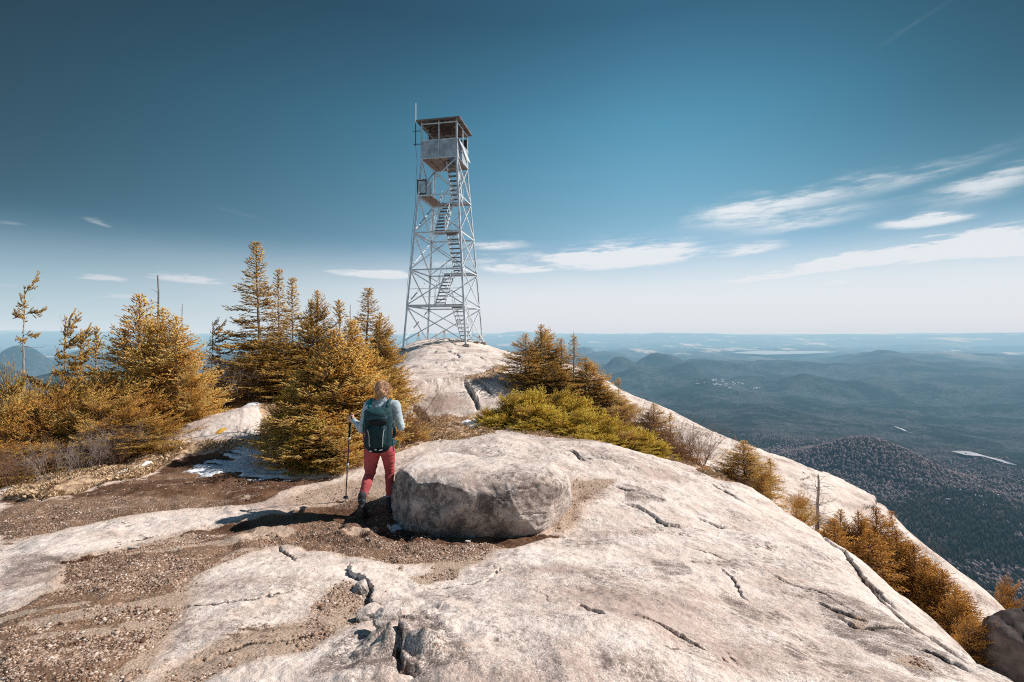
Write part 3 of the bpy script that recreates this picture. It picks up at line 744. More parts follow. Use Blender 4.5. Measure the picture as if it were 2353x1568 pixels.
# ================================================================ VEGETATION
def bark_mat(name, c1, c2):
    m, t, b = mat(name); P = t.node('ShaderNodeTexCoord').outputs['Object']
    n = t.noise(t.vmul(P, (1, 1, .35)), 40, 5, .7)
    t.put(b.inputs['Base Color'], t.mix(t.ss(n, .35, .65), c1, c2)); b.inputs['Roughness'].default_value = .9
    t.put(b.inputs['Normal'], t.bump(n, .6, .01)); return m
M_BARK = bark_mat('spruce_bark', (.12, .085, .07), (.34, .27, .235))
M_GREY = bark_mat('weathered_wood', (.26, .21, .19), (.55, .48, .44))
M_TWIG = bark_mat('brown_twigs', (.16, .085, .055), (.36, .22, .15))
def leaf_mat(name, dark, mid, lit):
    m, t, b = mat(name); v = t.attr('tv'); 
    P = t.node('ShaderNodeNewGeometry').outputs['Position']
    n = t.noise(P, 3.2, 4, .65)
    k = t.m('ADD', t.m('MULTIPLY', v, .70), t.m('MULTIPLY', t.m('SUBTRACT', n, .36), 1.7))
    c = t.mix(t.ss(k, .20, .44), dark, mid); c = t.mix(t.ss(k, .46, .78), c, lit)  # shaded and sunlit tones painted into the needle colour
    t.put(b.inputs['Base Color'], c); b.inputs['Roughness'].default_value = .75; b.inputs['Specular IOR Level'].default_value = .12
    tr = t.node('ShaderNodeBsdfTranslucent'); t.put(tr.inputs[0], c)
    mx = t.node('ShaderNodeMixShader'); mx.inputs[0].default_value = .30
    out = [n_ for n_ in t.n if n_.type == 'OUTPUT_MATERIAL'][0]
    t.l.new(b.outputs[0], mx.inputs[1]); t.l.new(tr.outputs[0], mx.inputs[2]); t.l.new(mx.outputs[0], out.inputs[0]); return m
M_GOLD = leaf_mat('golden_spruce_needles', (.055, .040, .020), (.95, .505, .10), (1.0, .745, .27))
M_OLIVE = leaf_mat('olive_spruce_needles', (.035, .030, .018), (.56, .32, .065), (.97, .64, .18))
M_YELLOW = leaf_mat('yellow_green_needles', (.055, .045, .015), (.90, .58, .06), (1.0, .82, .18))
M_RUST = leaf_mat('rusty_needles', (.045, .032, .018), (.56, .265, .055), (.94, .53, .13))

def unit(v): return v/np.maximum(np.linalg.norm(v, axis=-1, keepdims=True), 1e-9)
def spindles(A, B, w, g):
    """needle-clad shoots from A to B, thickness w: five corners, six faces each"""
    n = len(A); d = unit(B-A); r = g.normal(size=(n, 3)); u = unit(np.cross(d, r)); v = np.cross(d, u)
    M = A+(B-A)*.45
    V = np.zeros((n, 5, 3)); V[:, 0] = A; V[:, 4] = B
    for k in range(3):
        a = 2*math.pi*k/3; V[:, 1+k] = M+(u*math.cos(a)+v*math.sin(a))*w[:, None]
    T = np.array([(0, 2, 1), (0, 3, 2), (0, 1, 3), (4, 1, 2), (4, 2, 3), (4, 3, 1)])
    return V.reshape(-1, 3), (T[None]+np.arange(n)[:, None, None]*5).reshape(-1, 3)
def twigs(A, B, ra, rb):
    n = len(A); d = unit(B-A); ref = np.tile([.31, .2, .93], (n, 1)); u = unit(np.cross(d, ref)); v = np.cross(d, u)
    V = np.zeros((n, 6, 3))
    for k in range(3):
        a = 2*math.pi*k/3; o = u*math.cos(a)+v*math.sin(a)
        V[:, k] = A+o*ra[:, None]; V[:, 3+k] = B+o*rb[:, None]
    T = np.array([(0, 1, 4), (0, 4, 3), (1, 2, 5), (1, 5, 4), (2, 0, 3), (2, 3, 5)])
    return V.reshape(-1, 3), (T[None]+np.arange(n)[:, None, None]*6).reshape(-1, 3)
class Geo:
    def __init__(s): s.V = []; s.T = []; s.n = 0; s.a = []
    def add(s, V, T, val=None):
        s.V.append(V); s.T.append(T+s.n); s.n += len(V)
        s.a.append(np.zeros(len(V)) if val is None else val)
    def mesh(s, name, attr=False):
        me = mesh_np(name, np.concatenate(s.V), np.concatenate(s.T))
        if attr: fattr(me, 'tv', np.concatenate(s.a))
        return me
def path_tubes(G, pts, rad):
    pts = np.array(pts); rad = np.array(rad)
    V, T = twigs(pts[:-1], pts[1:], rad[:-1], rad[1:]); G.add(V, T)

def spruce(name, seed, H=3.0, Rb=.9, prof='cone', z0=.06, nb=70, flag=0.0, lean=0.0, dens=1.0, sh=.085, sw=.013, droop=.0, gap=.0, crook=.04, leafy=1.0, lead=1):
    """returns (wood mesh, needle mesh); flag = how strongly the wind (towards +x) has shorn the west side"""
    g = np.random.default_rng(seed); Wd = Geo(); Lf = Geo(); dens = dens*1.3
    # stem(s)
    tops = []
    for s_ in range(lead):
        hh = H*(1 if s_ == 0 else g.uniform(.62, .92)); off = g.normal(0, Rb*.20, 2)*(s_ > 0)
        zz = np.linspace(0, 1, 15); xs = lean*hh*zz**1.5+np.cumsum(g.normal(0, crook*.25*hh/3, 15))*.6+off[0]*zz**.6
        ys = np.cumsum(g.normal(0, crook*.25*hh/3, 15))*.6+off[1]*zz**.6
        S = np.stack([xs-xs[0]*0, ys, zz*hh-.06], 1); S[0, :2] = 0
        path_tubes(Wd, S, ((.034 if prof == 'flagtop' else .020 if prof not in ('tall', 'cone') else .0125)*hh*(1-zz)+.004)*(1 if s_ == 0 else .6))
        # ring out the main stem for a rounder trunk
        tops.append((S, hh))
    A_, B_, W_, V_ = [], [], [], []
    tA, tB, tr1, tr2 = [], [], [], []
    for s_, (S, hh) in enumerate(tops):
        n_b = int(nb*(1 if s_ == 0 else .55))
        for i in range(n_b):
            f = z0+(1-z0)*((i+g.uniform(-.4, .4))/n_b); f = min(max(f, .02), .985)
            if g.uniform() < gap: continue
            idx = f*14; k = min(int(idx), 13); P0 = S[k]+(S[k+1]-S[k])*(idx-k)
            az = i*2.399+g.uniform(-.5, .5)
            if prof == 'cone': r = (1-f)**.85*(.55+.45*min(1, f/.12))
            elif prof == 'tall': r = (1-f)**1.1*1.0*(.6+.4*min(1, f/.2))*(1+.25*math.sin(f*23+seed))+.05
            elif prof == 'dome': r = math.sqrt(max(0, 1-(f*.98)**2.2))*.95
            elif prof == 'mat': r = (1-f*.6)
            elif prof == 'flagtop':
                r = (.42+.35*math.sin(min(1, (f-.68)/.32)*math.pi)) if f > .68 else (1.25 if i % 7 == 0 else 0)
                if r == 0: continue
            elif prof == 'top': r = .25+.9*math.sin(min(1, max(0, (f-z0)/(1-z0)))*math.pi*.93+.1)
            L = Rb*r*g.uniform(.62, 1.12)*(1+flag*math.cos(az)*.85)
            if g.uniform() < .08: L *= 1.25
            L = max(L, .05*H*.35)
            if flag > .5 and math.cos(az) < -.35 and g.uniform() < .7*flag: L *= .3
            el = {'mat': .12}.get(prof, .0)+ (-droop + 1.05*(f**1.6)) + g.normal(0, .12)
            if prof == 'dome': el = -.15+.85*f**1.4+g.normal(0, .15)
            if prof in ('top', 'flagtop'): el = -.05+.75*max(0, f-.8)/.2*(f > .8)+g.normal(0, .10)
            if prof == 'tall': el = -droop+1.1*f**3+g.normal(0, .12)
            dirh = np.array([math.cos(az), math.sin(az)]); 
            n_s = max(4, int(L/.09)); q = np.linspace(0, 1, n_s+1)
            # curve: leaves the stem, sags, lifts its tip
            elq = el-.25*np.sin(q*math.pi*.8)+.45*q**2
            st = L/n_s
            dx = np.cos(elq)*st; dz = np.sin(elq)*st
            bend = flag*.55
            hx = np.cumsum(dx*dirh[0]*(1-bend*.3)+bend*q*st*.8); hy = np.cumsum(dx*dirh[1])
            wob = np.cumsum(g.normal(0, .10*st, (n_s+1, 3)), 0)
            C = P0+np.stack([hx, hy, np.cumsum(dz)], 1)+wob; C = np.vstack([P0, C])
            rr = np.linspace(.0065*L+.0035, .0018, len(C)); 
            tA.append(C[:-1]); tB.append(C[1:]); tr1.append(rr[:-1]); tr2.append(rr[1:])
            if g.uniform() > leafy: continue
            # side branchlets
            seg = np.linalg.norm(np.diff(C, axis=0), axis=1).sum()
            nsd = max(3, int(seg/(.055/dens))); u = np.linspace(.16 if f > .25 else .28, 1.0, nsd)
            ui = u*(len(C)-1); kk = np.minimum(ui.astype(int), len(C)-2); fr = (ui-kk)[:, None]
            PB = C[kk]*(1-fr)+C[kk+1]*fr; D = unit(C[kk+1]-C[kk])
            side = np.where(np.arange(nsd) % 2 == 0, 1.0, -1.0)
            perp = unit(np.cross(D, [0, 0, 1.0]))*side[:, None]
            bl = np.minimum((1.03-u)*seg*.62, .34*max(.5, Rb))*g.uniform(.6, 1.15, nsd)+sh*.6
            bd = unit(D*.75+perp*g.uniform(.6, 1.0, (nsd, 1))+np.stack([g.normal(0, .16, nsd)+flag*.35, g.normal(0, .16, nsd), g.normal(.02, .18, nsd)], 1))
            PE = PB+bd*bl[:, None]
            big_ = bl > .10
            tA.append(PB[big_]); tB.append(PE[big_]); tr1.append(np.full(big_.sum(), .0026)); tr2.append(np.full(big_.sum(), .0014))
            # shoots along each branchlet
            m_ = np.maximum(2, (bl/(sh*.42/dens**.5)).astype(int))
            rep = np.repeat(np.arange(nsd), m_)
            j = np.concatenate([np.arange(q_) for q_ in m_]); w_ = (j+1)/np.repeat(m_, m_)
            SA = PB[rep]+bd[rep]*(bl[rep]*w_*.92)[:, None]
            up = unit(np.cross(bd[rep], perp[rep]))
            sd = unit(np.cross(bd[rep], [0, 0, 1.0]))*np.where(j % 2 == 0, 1., -1.)[:, None]
            sdir = unit(bd[rep]*.9+sd*g.uniform(.3, 1.0, (len(rep), 1))*(w_ < .95)[:, None]+np.stack([np.zeros(len(rep)), np.zeros(len(rep)), g.normal(.18, .22, len(rep))], 1))
            sl = sh*.86*g.uniform(.6, 1.25, len(rep))
            A_.append(SA-sdir*(sl*.15)[:, None]); B_.append(SA+sdir*sl[:, None]); W_.append(sw*.74*g.uniform(.7, 1.25, len(rep)))
            V_.append(np.clip(.25+.5*u[rep]+g.normal(0, .16, len(rep)), 0, 1))  # inner shoots get a darker tone: crown shade put into colour
        # leader
        kx = np.linspace(.80, 1.0, 10); 
        for z_ in kx:
            P0 = np.array([np.interp(z_, np.linspace(0, 1, 15), S[:, q]) for q in range(3)])
            dd = unit(g.normal(0, .55, (5, 3))+[0, 0, 1.0])
            A_.append(np.tile(P0, (5, 1))); B_.append(P0+dd*sh*1.1); W_.append(np.full(5, sw)); V_.append(g.uniform(.3, .9, 5))
    V, T = twigs(np.concatenate(tA), np.concatenate(tB), np.concatenate(tr1), np.concatenate(tr2)); Wd.add(V, T)
    A = np.concatenate(A_); B = np.concatenate(B_); W = np.concatenate(W_); Vv = np.concatenate(V_)
    V, T = spindles(A, B, W, g); Lf.add(V, T, np.repeat(Vv, 5))
    return Wd.mesh(name+'_wood'), Lf.mesh(name+'_needles', True)

def bare(name, seed, H=1.2, stems=7, spread=.5, r0=.007, depth=3, up=.6, kids=5):
    g = np.random.default_rng(seed); G = Geo(); A, B, ra, rb = [], [], [], []
    def grow(P, d, L, r, dep):
        n = 5; pts = [P]
        for i in range(n):
            d = unit(d+g.normal(0, .16, 3)+np.array([0, 0, .07*up])); pts.append(pts[-1]+d*L/n)
        rr = np.linspace(r, r*.45, n+1)
        for i in range(n): A.append(pts[i]); B.append(pts[i+1]); ra.append(rr[i]); rb.append(rr[i+1])
        if dep > 0:
            for k in range(int(kids*g.uniform(.7, 1.3))):
                q = g.uniform(.25, 1); i = min(int(q*n), n-1); p = pts[i]
                dd = unit(d+g.normal(0, .55, 3)+np.array([0, 0, .1])); grow(p, dd, L*g.uniform(.35, .6), rr[i]*.6, dep-1)
    for s in range(stems):
        a = g.uniform(0, 6.28); t_ = g.uniform(.05, spread)
        grow(np.array([math.cos(a)*.06*stems**.5, math.sin(a)*.06*stems**.5, -.05])*g.uniform(.2, 1), np.array([math.cos(a)*t_, math.sin(a)*t_, 1.0]), H*g.uniform(.6, 1.0), r0*g.uniform(.6, 1.1), depth)
    V, T = twigs(np.array(A), np.array(B), np.array(ra), np.array(rb)); G.add(V, T); return G.mesh(name)

KIND = {}
def kind(key, *a, **k):
    w_, l_ = spruce(key, *a, **k); V = np.zeros(len(l_.vertices)*3); l_.vertices.foreach_get('co', V); V = V.reshape(-1, 3)
    k['H'] = float(np.quantile(V[:, 2], .9995)); k['Rb'] = float(np.quantile(np.abs(V[:, 0]), .97)); KIND[key] = (a, k, (w_, l_))
kind('tall', 11, H=5.0, Rb=1.0, prof='tall', nb=190, flag=.15, dens=.95, droop=.05, gap=.10, sh=.10, sw=.017)
kind('slim', 12, H=3.6, Rb=.62, prof='tall', nb=130, flag=.25, dens=.95, gap=.12, droop=.05, sh=.09, sw=.015, z0=.15)
kind('full', 13, H=3.0, Rb=1.05, prof='cone', nb=105, flag=.15, dens=1.0, lead=2, sh=.085)
kind('full2', 14, H=2.8, Rb=1.1, prof='cone', nb=100, flag=.3, dens=1.0, lead=3, sh=.085)
kind('gold', 15, H=2.7, Rb=1.0, prof='cone', nb=125, flag=.1, dens=1.15, lead=3, sh=.09, sw=.012, droop=-.25)
kind('krum', 16, H=1.5, Rb=1.15, prof='dome', nb=85, flag=.45, dens=.95, lead=2, sh=.075, sw=.011, crook=.1)
kind('krum2', 17, H=1.3, Rb=1.0, prof='dome', nb=75, flag=.55, dens=.95, lead=3, sh=.075, sw=.011, crook=.1, leafy=.88)
kind('mat', 18, H=.55, Rb=1.0, prof='mat', nb=46, z0=.05, dens=1.1, sh=.095, sw=.015, crook=.2, lead=3, leafy=.88)
kind('mat2', 28, H=.7, Rb=.9, prof='dome', nb=40, z0=.05, dens=1.1, sh=.095, sw=.015, crook=.25, lead=3, leafy=.88)
kind('flagged', 19, H=3.6, Rb=.66, prof='flagtop', z0=.25, nb=44, leafy=.75, flag=.85, lean=.05, dens=1.5, gap=.1, sh=.08, sw=.014, crook=.10)
kind('flag2', 20, leafy=.8, H=2.2, Rb=.55, prof='top', z0=.22, nb=60, flag=.8, lean=.14, dens=1.4, gap=.1, sh=.07, sw=.013, crook=.12)
kind('thin', 21, H=2.2, Rb=.40, prof='tall', nb=80, flag=.2, dens=.7, gap=.3, sh=.075, sw=.011)
kind('seedling', 22, H=.8, Rb=.22, prof='cone', nb=26, dens=.7, sh=.07, sw=.012)
BARES = {'b1': bare('b1', 31, 1.1, 12, .7), 'b2': bare('b2', 32, 1.5, 7, .45, kids=6), 'b3': bare('b3', 33, .8, 16, .9, r0=.005)}

def place_tree(key, px, Y, top, mat_, label, group, name='spruce_tree', width=None, dz=0.0, rz=None, i=[0]):
    a, k, (wood, leaf) = KIND[key]; H0 = k['H']; i[0] += 1
    g = random.Random(i[0]*17)
    X = (px-CX)/F*Y; z = float(zt(X, Y))+dz; zt_ = -(top-HY)/F*Y
    h = max(zt_-z, .25); s = h/H0; w = width/(k['Rb']*2) if width else s
    o = empty(name, (X, Y, z-.03)); o.scale = (w, w, s)
    o.rotation_euler.z = rz if rz is not None else g.uniform(-.5, .5)+(0 if k.get('flag', 0) > .25 else g.choice([0, 1.6, 3.1, 4.7]))
    tag(o, label, 'tree' if name != 'juniper_shrub' else 'shrub', group)
    for nm, me, mt in (('trunk', wood, M_GREY if key in ('flagged', 'slim', 'thin') else M_BARK), ('crown', leaf, mat_)):
        c = bpy.data.objects.new(nm, me); link(c, o)
        if not me.materials: me.materials.append(mt)
        c.material_slots[0].link = 'OBJECT'; c.material_slots[0].material = mt
    return o
def place_bare(key, px, Y, h, label, group, w=None, dz=0., mt=None, i=[0], name='bare_shrub'):
    me = BARES[key]; i[0] += 1
    X = (px-CX)/F*Y; z = float(zt(X, Y))+dz
    o = bpy.data.objects.new(name, me); link(o)
    if not me.materials: me.materials.append(M_TWIG)
    o.material_slots[0].link = 'OBJECT'; o.material_slots[0].material = mt or M_TWIG
    s = h/{'b1': 1.1, 'b2': 1.5, 'b3': .8}[key]; o.scale = ((w or s), (w or s), s); o.location = (X, Y, z); o.rotation_euler.z = i[0]*2.4
    return tag(o, label, 'shrub', group)
GL, GC, GR, GG = 'spruces on the left side of the summit', 'spruces in the clump before the tower', 'spruces on the right side of the ledge', 'spruces in the gully below the slab'
G_, O_, Y_, U_ = M_GOLD, M_OLIVE, M_YELLOW, M_RUST
TREES = [
 # key, px, Y, top px, material, label, group, width
 ('flagged',52,12.5,620,O_,'tall wind-bent spruce with a bare pale trunk and a tuft of needles on top',GL,1.5),
 ('flag2',140,12.5,708,O_,'leaning flagged spruce just right of the tall bare-trunked one',GL,1.5),
 ('flag2',182,13.5,742,O_,'small flagged spruce with its branches swept right, second from the bare-trunked tree',GL,1.5),
 ('thin',222,12.5,745,O_,'sparse spindly spruce with a few short boughs above the low thicket',GL,1.1),
 ('full',312,11.2,676,G_,'dense pointed spruce standing just left of the bare spire',GL,2.1),
 ('full2',372,10.6,708,G_,'bushy golden spruce right of the bare spire',GL,2.2),
 ('full',410,10.2,726,G_,'broad golden spruce at the right end of the left-hand group',GL,1.7),
 ('krum',432,9.9,835,G_,'low golden spruce bush at the foot of the broad spruce by the pale hump',GL,1.2),
 ('krum2',375,9.6,915,G_,'low spreading spruce beside the left end of the pale rock hump',GL,1.2),
 ('flag2',478,13.5,728,O_,'lone dark flagged spruce with a curled crown between the two groups',GL,1.3),
 ('tall',598,14.2,556,O_,'tallest dark spruce of the whole summit with a narrow spire',GC,2.2),
 ('slim',640,14.8,616,O_,'slender spruce directly right of the tallest one',GC,1.5),
 ('slim',672,14.0,636,O_,'slender pale-trunked spruce, second right of the tallest one',GC,1.5),
 ('full',575,13.6,780,O_,'broad dark spruce at the foot of the tallest one',GC,2.2),
 ('full2',728,13.2,668,O_,'ragged spruce behind the golden mass, left of its bare tips',GC,1.7),
 ('thin',778,13.0,685,O_,'thin dying spruce with a bare tip behind the golden mass',GC,1.5),
 ('full',650,12.5,760,O_,'dark bushy spruce between the slender ones and the golden mass',GC,2.4),
 ('tall',838,13.4,660,O_,'dark full spruce behind the right shoulder of the golden mass',GC,1.9),
 ('full2',872,13.0,718,O_,'broad dark-based spruce nearest the left leg of the tower',GC,1.5),
 ('full',850,12.2,800,O_,'low dark spruce tucked behind the hiker and the golden mass',GC,1.4),
 ('gold',765,8.9,755,G_,'large golden spruce leading the mass behind the hiker',GC,1.95),
 ('gold',805,9.2,735,G_,'tallest golden spruce with pale bare tips behind the hiker',GC,1.8),
 ('gold',690,8.7,850,G_,'golden spruce at the left shoulder of the golden mass',GC,1.5),
 ('gold',730,8.4,900,G_,'golden spruce low in the front of the golden mass',GC,1.5),
 ('krum',650,8.7,880,Y_,'low golden spruce bush above the snow patch',GC,1.1),
 ('krum2',695,8.0,960,Y_,'low yellowish spruce skirt spreading onto the snow patch',GC,1.2),
 ('krum',760,7.9,960,G_,'low golden spruce skirt behind the trekking pole',GC,1.2),
 ('gold',835,8.9,840,G_,'golden spruce right behind the head of the hiker',GC,1.4),
 ('krum',938,9.7,950,G_,'small golden spruce bush tangled in the bare shrubs right of the hiker',GC,.8),
 # right hand clump
 ('full',1210,14.8,765,G_,'dark-topped spruce at the left edge of the right-hand clump',GR,1.5),
 ('full2',1243,15.2,745,G_,'tallest spruce of the right-hand clump',GR,1.8),
 ('slim',1290,15.0,775,G_,'slender spruce in the middle of the right-hand clump',GR,1.4),
 ('slim',1318,14.8,768,G_,'bare-tipped slender spruce, right of the middle of the clump',GR,1.3),
 ('full',1275,14.2,830,O_,'bushy spruce in the front of the right-hand clump',GR,2.1),
 ('full2',1345,14.6,820,G_,'golden spruce at the right shoulder of the right-hand clump',GR,1.7),
 ('full',1385,14.2,880,G_,'golden spruce sloping down towards the valley',GR,1.9),
 ('full2',1230,13.6,900,G_,'low dark spruce at the foot of the right-hand clump',GR,1.6),
 ('krum',1190,12.5,900,G_,'small golden spruce before the rock face',GR,1.1),
 ('krum2',1420,12.8,925,G_,'low golden spruce right of the yellow junipers',GR,1.7),
 ('thin',1422,15.0,865,O_,'thin young spruce poking above the right-hand slope',GR,.8),
 ('full',1500,12.5,925,G_,'flat-topped golden spruce among the brown bare shrubs',GR,1.0),
 ('thin',1542,12.5,945,G_,'short thin spruce right of the flat-topped one',GR,.8),
 ('krum',1470,12.0,985,U_,'low rusty spruce among the brown bare shrubs',GR,1.5),
 ('krum2',1545,11.3,1015,U_,'last low rusty spruce of the right-hand clump before the open slab',GR,1.3),
 # right hand ledge and gully
 ('full',1712,12.8,1012,G_,'small golden spruce on the ledge above the gully',GG,1.45),
 ('thin',1768,12.4,1050,G_,'thin crooked spruce beside the small golden one on the ledge',GG,.8),
 ('krum2',1745,12.0,1075,G_,'low golden spruce under the thin crooked one',GG,1.0),
 ('krum',1830,10.6,1120,G_,'small round spruce bush left of the dead grey stem',GG,.75),
 ('full',1932,10.9,1168,U_,'slim spruce with a bare tip, first right of the dead grey stem',GG,.95),
 ('full',1912,10.2,1190,U_,'bushy spruce at the head of the gully',GG,1.2),
 ('full2',1972,10.8,1172,U_,'bushy spruce, second right of the dead grey stem',GG,1.1),
 ('full',2015,11.0,1166,U_,'tallest spruce of the gully before the far rock rib',GG,1.2),
 ('slim',2050,11.2,1172,U_,'thin dark spruce against the far rock rib',GG,.9),
 ('full',1990,9.9,1215,U_,'bushy spruce leaning on the edge of the near slab',GG,1.5),
 ('full2',2060,10.2,1218,U_,'broad rusty spruce in the middle of the gully',GG,1.5),
 ('full',2098,9.8,1250,U_,'rusty spruce below the middle of the gully',GG,1.4),
 ('full2',2125,9.4,1282,U_,'low rusty spruce lower in the gully',GG,1.4),
 ('full',2165,9.2,1308,U_,'dark rusty spruce near the lower end of the gully',GG,1.3),
 ('full2',2195,8.6,1350,U_,'orange-brown spruce near the lower end of the gully',GG,1.2),
 ('krum2',2230,7.6,1410,U_,'lowest dark spruce bush of the gully',GG,1.1),
 ('krum',2305,14.0,1318,U_,'rusty spruce bush peeping over the end of the rock rib',GG,1.0),
]
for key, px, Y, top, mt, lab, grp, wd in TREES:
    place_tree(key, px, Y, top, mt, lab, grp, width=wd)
# low thicket on the left: each bush of its own
KR = [(-40,12,850),(25,11.5,830),(75,11,872),(110,10.6,865),(150,10,862),(195,10,850),(235,9.8,855),(275,9.6,860),(310,9.4,880),(345,9.5,905),(60,10,880),(15,9.2,890),
      (125,9.2,880),(180,9.0,880),(230,9.0,890),(280,8.9,920),(325,8.9,950),(90,8.6,930),(30,8.3,950),(-30,8.4,940),(150,8.5,945),(200,8.5,950),(250,8.5,965),(0,7.7,1000),(55,7.8,1005),(110,7.9,1005),
      (165,8.1,1010),(215,8.2,1010),(-50,7.3,1030),(20,7.4,1045),(75,7.6,1060)]
WHERE = ['at the back of the left thicket', 'in the middle of the left thicket', 'at the front of the left thicket near the dry grass']
for n_, (px, Y, top) in enumerate(KR):
    Y += .55 if Y < 8.7 else 0
    r_ = 0 if Y > 9.5 else (1 if Y > 8.45 else 2)
    place_tree(('krum', 'krum2')[n_ % 2], px, Y, top, (U_, O_, G_)[(n_*7) % 3] if r_ < 2 else (O_, U_)[n_ % 2], 'low wind-pressed rusty spruce bush '+WHERE[r_], 'wind-pressed spruce bushes '+WHERE[r_], name='spruce_bush', width=random.Random(n_).uniform(1.5, 1.95))
MATS = [(1120,12.0,930,.9),(1155,12.1,905,.9),(1195,12.1,893,1.0),(1235,12.2,885,1.1),(1280,12.2,893,1.1),(1325,12.1,905,1.1),(1145,11.5,948,.9),(1190,11.4,935,1.0),(1230,11.4,922,1.1),(1275,11.3,930,1.1),(1320,11.2,938,1.1),(1365,11.3,935,1.1),
 (1215,11.0,968,.9),(1260,10.9,972,1.0),(1310,10.8,972,1.0),(1355,10.8,968,1.0),(1400,10.9,962,1.0),(1440,11.0,972,1.0),(1390,10.4,992,.9),(1430,10.4,990,.9),(1475,10.6,985,.9),(1340,10.4,1000,.8),(1465,10.2,1015,.8),(1505,10.5,1008,.8)]
for n_, (px, Y, top, w_) in enumerate(MATS):
    place_tree(('mat', 'krum2', 'mat2')[n_ % 3], px, Y, top-(6 if n_ % 3 == 1 else 0), (Y_, Y_, G_)[(n_*5) % 3 if n_ % 4 == 3 else 0], 'low yellow-green conifer clump spreading over the ground behind the near slab', 'yellow-green conifer clumps behind the near slab', name='juniper_shrub', width=w_*.95)
# saplings at the tower
for px, Y, top, lab in [(962,29.5,764,'tiny spruce sapling under the left side of the tower'),(1002,30.0,766,'tiny spruce sapling between the tower legs, left of the other'),(1021,30.2,757,'tiny spruce sapling between the tower legs, taller of the middle pair'),
        (935,27.5,778,'tiny spruce sapling by the outermost left tower leg'),(1102,30.4,768,'tiny spruce sapling behind the rightmost tower leg')]:
    place_tree('seedling', px, Y, top, O_, lab, 'spruce saplings around the tower')
for px, Y, top, lab in [(1690,17.8,1003,'tiny spruce on the skyline of the right-hand ledge')]:
    place_tree('seedling', px, Y, top, O_, lab, None)
# bare shrubs
for n_, (k, px, Y, h, mt) in enumerate([('b2',900,9.4,1.0,None),('b1',930,9.7,.9,None),('b2',950,10.0,1.1,None),('b3',905,9.0,.7,None),('b1',975,11.5,.7,None),('b3',1010,12.2,.5,None),('b2',925,9.2,1.7,None)]):
    place_bare(k, px, Y, h, ['bare brown twiggy shrub right behind the hiker', 'tall bare shrub with long dark stems beside the hiker'][n_ == 6], 'bare shrubs behind the hiker' if n_ != 6 else None, mt=mt)
for n_, (k, px, Y, h) in enumerate([('b1',1440,12.0,1.0),('b2',1480,12.2,1.2),('b1',1510,11.5,1.1),('b2',1545,11.8,1.2),('b1',1570,11.3,1.1),('b3',1590,10.8,.9),('b1',1600,11.6,1.1),('b3',1610,10.5,.7),('b1',1530,10.8,.9),('b3',1560,10.4,.7),('b2',1500,13,1.1)]):
    place_bare(k, px, Y, h, 'bare reddish-brown shrub among the spruces above the open slab', 'bare shrubs above the open slab')
for n_, (k, px, Y, h) in enumerate([('b3',60,7.5,.7),('b1',250,8.2,.8),('b1',280,8.4,.9),('b3',300,8.7,.7),('b2',265,8.1,.7),('b3',120,7.6,.6),('b1',20,7.3,.8),('b3',190,7.9,.6)]):
    place_bare(k, px, Y, h, 'bare grey twiggy shrub at the edge of the dry grass', 'bare shrubs at the edge of the dry grass', mt=M_GREY if n_ % 2 else None)
for n_, (k, px, Y, h, w) in enumerate([('b1',520,13,1.5,1.3),('b2',545,12.6,1.4,1.1),('b1',500,12.4,1.2,1.2),('b1',560,12.0,1.2,1.1),('b3',530,11.7,1.0,1.2),('b1',640,7.9,.6,.6)]):
    place_bare(k, px, Y, h, 'tangled pale dead bush beside the foot of the tallest spruce' if n_ < 5 else 'pale dead twigs reaching over the snow patch', 'dead bushes beside the tallest spruce' if n_ < 5 else None, w=w, mt=M_GREY)
for px, Y, h, lab in [(1745,11.8,.8,'bare twiggy bush below the small spruce on the ledge'),(1870,11.0,.8,'grey bare bush at the foot of the dead grey stem'),(1900,10.6,.7,'brown bare bush right of the dead grey stem'),(2135,12.0,1.1,'bare leafless sapling standing before the far rock rib'),(2010,11.8,1.0,'bare bush behind the gully spruces')]:
    place_bare('b2', px, Y, h, lab, None, w=.6)
def snag(px, Y, top, r, seed, label, mt=None, dz=0, nb=22, bl=.45, z1=1):
    X = (px-CX)/F*Y; z = float(zt(X, Y))-.1; h = -(top-HY)/F*Y-z; g = np.random.default_rng(seed)
    q = np.linspace(0, 1, 12); C = np.stack([np.cumsum(g.normal(0, .018*h/3, 12)), np.cumsum(g.normal(0, .018*h/3, 12)), q*h], 1)
    root = empty('dead_tree', (X, Y, z)); mb = MB(); mb.tube(C, r*(1-q*.72), 8); mb.build('trunk', mt or M_GREY, root, True)
    A, B, ra, rb = [], [], [], []
    for i in range(nb):
        f = g.uniform(.15, .98)*z1; p = np.array([np.interp(f, q, C[:, k]) for k in range(3)]); a = g.uniform(0, 6.28); L = bl*g.uniform(.3, 1)*(1.1-f*.6)
        d = unit(np.array([math.cos(a)+.25, math.sin(a), g.normal(.15, .3)])); P = p
        for s in range(4):
            d = unit(d+g.normal(0, .22, 3)); Q = P+d*L/4; A.append(P); B.append(Q); ra.append(.007*(1-s*.2)); rb.append(.007*(.8-s*.2)+.001)
            if s > 0 and g.uniform() < .6: A.append(Q); B.append(Q+unit(d+g.normal(0, .8, 3))*L*.3); ra.append(.003); rb.append(.0015)
            P = Q
    G = Geo(); V, T = twigs(np.array(A), np.array(B), np.array(ra), np.array(rb)); G.add(V, T)
    obj('bare_crown', G.mesh('bare_crown'), mt or M_GREY, root); tag(root, label, 'tree')
snag(1878, 11.0, 1090, .06, 5, 'dead grey tree stem without needles above the gully', nb=60, bl=.75)
snag(345, 12.0, 632, .05, 6, 'bare dead spire rising behind the left spruces', M_BARK, bl=.35)
snag(432, 11.0, 700, .02, 7, 'thin bare tip of a dead spruce in the left group', M_BARK, nb=14, bl=.25)
